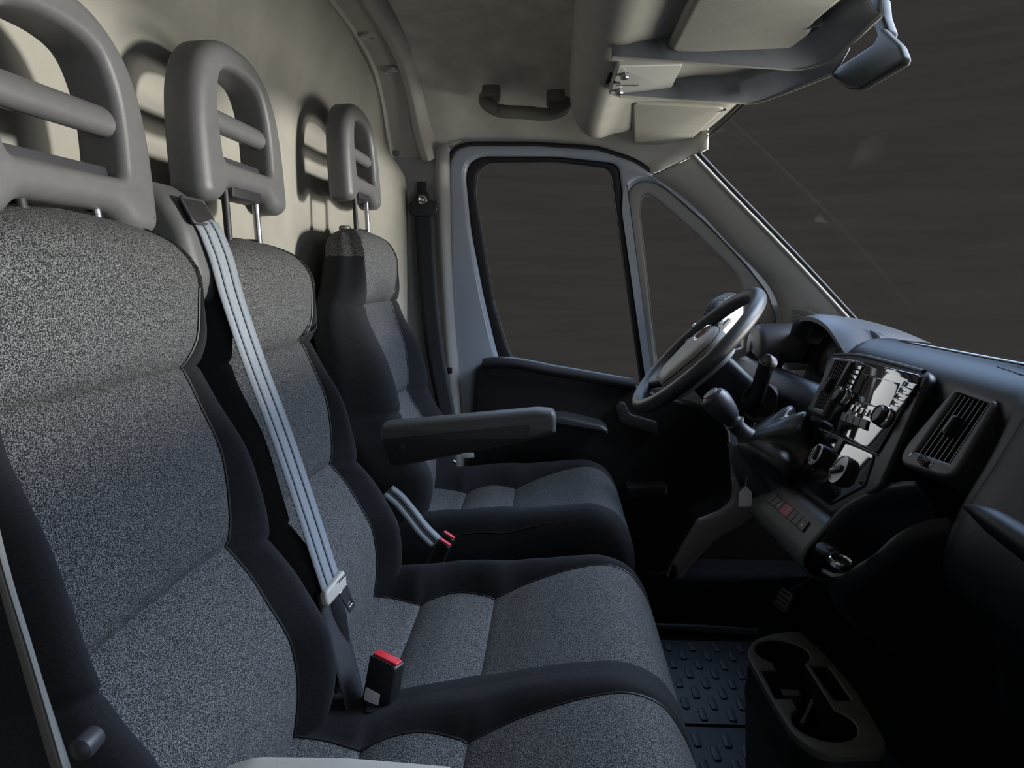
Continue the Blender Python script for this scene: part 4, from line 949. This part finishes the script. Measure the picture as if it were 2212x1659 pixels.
buckle('belt_buckle', 'black belt buckle with red button standing in the bench cushion near the camera', t1, f1, at(900, 1460, Y=.905)-at(836, 1428, Y=.925), .043, tag_=True, d=.024)
rbox('buckle_well', Fr(at(850, 1516, Y=.918)+Vector((0, 0, -.004)), (1, .2, 0), (0, 1, 0)), .07, .034, .003, M_dark, bench, bevel=.0015)
for i, (tx, ty, y) in enumerate(((980, 1164, 1.50), (972, 1180, 1.465))):
    tp = at(tx, ty, Y=y); buckle('belt_buckle', ('far', 'near')[i]+' one of the two red-button buckles between bench and driver seat', tp, tp+Vector((-.055, .012, -.085)), at(tx+18, ty+12, Y=y-.006)-at(tx-18, ty-12, Y=y+.006), .030, d=.017)
sl = thing('buckle_strap', 'curved grey-blue plastic strap running down to the two red buckles', 'strap', at(900, 1110, Y=1.47))
cp = [at(838, 1060, Y=1.50), at(858, 1076, Y=1.50), at(886, 1108, Y=1.495), at(914, 1144, Y=1.49), at(942, 1172, Y=1.485)]
ribbon('strap_band', cp, (.55, .75, .5), .016, M_web, sl, n=24, thick=.004)
ribbon('strap_groove', [p+Vector((.004, -.003, .004)) for p in cp], (.55, .75, .5), .003, M_webd, sl, n=24, thick=.002)
db = thing('seat_belt', 'black driver seat belt hanging from its anchor on the far pillar', 'seat belt', at(915, 600, Y=2.19))
bp = [at(914, 446, Y=2.18), at(918, 520, Y=2.175), at(926, 640, Y=2.165), at(940, 760, Y=2.15), at(962, 880, Y=2.13), at(975, 960, Y=2.12)]
ribbon('webbing', bp, (1, .12, 0), .0255, M_webd, db)
fa2 = Fr(at(914, 448, Y=2.18), (1, .1, 0), (0, 0, 1)).at(0, 0, 0)
plate('anchor_loop', fa2, rnd([(-.038, .012), (-.038, -.014), (-.026, -.026), (.026, -.026), (.040, -.012), (.040, .012), (.024, .018), (.015, .042), (-.015, .042), (-.024, .018)], .008), .014, M_rub, db, bevel=.005, h0=-.002, res=3)
lathe('anchor_bolt', fa2.at(0, .020, .010), [(.013, 0), (.013, .003), (.010, .005), (.0075, .003), (.0075, .001), (.004, .003), (0, .003)], M_chrome, db, n=24)
rbox('height_slider', Fr(at(912, 405, Y=2.21), (1, 0, 0), (0, 0, 1)), .024, .030, .012, M_rub, db, bevel=.003)
rbox('belt_stop', Fr(at(972, 800, Y=2.17), (1, 0, 0), (0, 0, 1)), .014, .018, .008, M_rub, db, bevel=.003)
# door sill buckle bits seen under the armrest
for x, y, w_, m_ in ((1012, 983, .030, M_tong), (972, 990, .012, M_steel)):
    pass
rbox('sill_label', Fr(at(1010, 984, Y=2.12), (1, 0, .09), (0, .2, 1)), .038, .014, .004, M_tong, drv, bevel=.001)
tube('recliner_lever', [at(965, 985, Y=2.09), at(985, 1000, Y=2.09)], .004, M_steel, drv)
# ---------------------------------------------------------------- floor things
def stud_mat(name, lbl, corners, x0, x1, y0, y1):
    r = thing(name, lbl, 'floor mat', ((x0+x1)/2, (y0+y1)/2, 0))
    rbox('mat_base', Fr(((x0+x1)/2, (y0+y1)/2, .0), (1, 0, 0), (0, 1, 0)), x1-x0, y1-y0, .008, M_mat, r, bevel=.002)
    first = None; j = 0; y = y0+.03
    while y < y1-.02:
        x = x0+.03+(.028 if j % 2 else 0)
        while x < x1-.02:
            if first is None:
                first = plate('stud', Fr((x, y, .008), (1, 0, 0), (0, 1, 0)), rnd(rect(0, 0, .0145, .043), .007, 4), .003, M_mat, r, bevel=.001, res=1)
                base = first.location.copy(); bx, by = x, y
            else:
                c = first.copy(); COL.objects.link(c); c.parent = r; c.location = base+Vector((x-bx, y-by, 0))
            x += .056
        y += .040; j += 1
    return r
stud_mat('floor_mat', 'black studded rubber floor mat nearest to the camera', None, .10, .62, .95, 1.385)
stud_mat('floor_mat', 'black studded rubber floor mat reaching up to the driver footwell', None, .10, .62, 1.395, 1.74)
tube('mat_ridge', [(.12, 1.80, .006), (.34, 1.80, .008), (.50, 1.79, .006)], .012, M_mat, None, n=12, k=12)
o = bpy.data.objects['mat_ridge']; o['kind'] = 'structure'; o.name = 'trim_5'; o['label'] = 'raised floor ridge beyond the mats'
# cup holder console on the floor
ch = thing('cup_holder_console', 'grey plastic floor console with two round cup wells joined by a channel', 'cup holder', (.40, 1.17, 0))
fz = Fr((.40, 1.17, .22), (1, 0, 0), (0, 1, 0))
Z_ = lambda L, h=0: [fz.px(x, y, h) for x, y in L]
co = rnd(Z_([(1612, 1412), (1628, 1382), (1668, 1368), (1726, 1361), (1790, 1420), (1850, 1490), (1915, 1600), (1912, 1626), (1800, 1630), (1760, 1620), (1712, 1585), (1660, 1500)]), .015)
c1, c2 = Vector(fz.px(1690, 1409)), Vector(fz.px(1780, 1562)); ta = (c2-c1).normalized(); tb = Vector((ta.y, -ta.x)); Lk = (c2-c1).length
if tb.x > 0: tb = -tb
q_ = math.asin(.027/.045); kp_ = [(.045*math.cos(x), .045*math.sin(x)) for x in np.linspace(2*math.pi-q_, q_, 30)]
kp_ += [(Lk*.30, .027), (Lk*.30, .052), (Lk*.70, .052), (Lk*.70, .027)]
kp_ += [(Lk+.045*math.cos(x), .045*math.sin(x)) for x in np.linspace(math.pi-q_, -math.pi+q_, 30)]
key = [tuple(c1+ta*x+tb*y) for x, y in kp_]
s_ = Z_([(1752, 1438), (1790, 1440), (1840, 1512), (1804, 1512)])
area_ = lambda L: sum(a[0]*b[1]-b[0]*a[1] for a, b in zip(L, L[1:]+L[:1]))/2
ccw = lambda L: L if (area_(L) > 0) != (area_(co) > 0) else L[::-1]
plate('top_plate', fz, co, .014, M_cup, ch, holes=(ccw(key), ccw(rnd(s_, .004))), bevel=.003, h0=-.014)
area_ = lambda L: sum(a[0]*b[1]-b[0]*a[1] for a, b in zip(L, L[1:]+L[:1]))/2
cs = co if area_(co) > 0 else co[::-1]
cc = (sum(p[0] for p in cs)/len(cs), sum(p[1] for p in cs)/len(cs))
grid('console_wall', [[fz.pt(cc[0]+(a-cc[0])*k, cc[1]+(b-cc[1])*k, h) for a, b in cs] for h, k in ((-.010, .985), (-.05, .99), (-.06, 1.015), (-.075, 1.02), (-.085, 1.0), (-.22, .93))], M_blk, ch, closed=True, flip=True, ang=40)
grid('well_floor', [[fz.pt(cc[0]+(a-cc[0])*k, cc[1]+(b-cc[1])*k, -.10) for a, b in cs] for k in (.95, .5, .02)], M_dark, ch, closed=True)
for L in (key, s_):
    kk = L; grid('well_wall', [[fz.pt(a, b, h) for a, b in kk] for h in (-.002, -.10)], M_blk, ch, closed=True)
rbox('coin_divider', fz.at(*fz.px(1745, 1545, -.05), -.09).tilt('n', -30), .006, .09, .05, M_cup, ch, bevel=.001)
rbox('coin_rest', fz.at(*fz.px(1708, 1495, -.04), -.06), .03, .02, .02, M_cup, ch, bevel=.002)
# kick panel in body colour and pedal
kx = [(1578, 955), (1596, 990), (1604, 1040), (1630, 1076), (1634, 1108), (1600, 1136), (1545, 1168), (1490, 1225), (1446, 1290), (1424, 1312), (1420, 1302), (1452, 1222), (1488, 1160), (1508, 1126), (1556, 1108), (1582, 1085), (1588, 1055)]
fkp = Fr((0, 2.14, 0), (1, 0, 0), (0, 0, 1))
kp = plate('trim_6', fkp, rnd([fkp.px(x, y) for x, y in kx], .01), .03, M_body, None, bevel=.008, h0=-.03); struct(kp, 'painted grey body edge below the dashboard')
hbk = plate('sill_cover', fkp, rnd([fkp.px(x, y) for x, y in [(1375, 1262), (1440, 1258), (1452, 1218), (1462, 1222), (1458, 1250), (1440, 1300), (1378, 1300)]], .008), .05, M_blk, kp, bevel=.01, h0=-.01)
pd_ = thing('pedal', 'small grey pedal pad in the dark driver footwell', 'pedal', at(1698, 1298, Y=1.85))
fpd = Fr(at(1698, 1298, Y=1.85), (0.3, -1, 0), (.5, 0, 1))
rbox('pedal_pad', fpd, .05, .05, .012, M_gry, pd_, bevel=.004)
for i in range(4): rbox('pad_rib', fpd.at(0, -.018+i*.012, .012), .040, .004, .002, M_rub, pd_, bevel=.0005)
tube('pedal_arm', [fpd.pt(0, .02, 0), fpd.pt(0, .10, -.06), fpd.pt(0, .28, -.09)], .008, M_rub, pd_)
# outside mirror glimpsed through the quarter window behind the wheel
em = thing('door_mirror', 'outside door mirror seen through the steering wheel, white-painted reflection and speckled housing', 'mirror', at(1575, 690, Y=2.45))
fe2 = Fr(at(1575, 690, Y=2.48), (1, .6, 0), (0, 0, 1))
X_ = lambda L: [fe2.px(x, y) for x, y in L]
plate('mirror_housing', fe2, rnd(X_([(1540, 690), (1556, 654), (1576, 640), (1600, 630), (1606, 650), (1600, 742), (1590, 748), (1534, 748)]), .02), .05, M_fleck, em, bevel=.012, h0=-.062)
plate('mirror_face', fe2, rnd(X_([(1556, 690), (1606, 630), (1606, 744), (1546, 744)]), .012), .012, M_facew, em, bevel=.003, h0=-.012)
plate('mirror_face', fe2, rnd(X_([(1500, 700), (1542, 688), (1534, 746), (1495, 746)]), .012), .012, M_facew, em, bevel=.003, h0=-.012)
rbox('mirror_bracket', fe2.at(*fe2.px(1548, 716), .0).tilt('n', 6), .022, .10, .02, M_fleck, em, bevel=.005)
rbox('mirror_arm', fe2.at(*fe2.px(1562, 700), .004).tilt('n', -55), .016, .05, .012, M_rub, em, bevel=.005)
tube('mirror_arm', [fe2.pt(*fe2.px(1600, 735), -.02), at(1606, 742, Y=2.36), at(1612, 748, Y=2.275)], .012, M_rub, em)
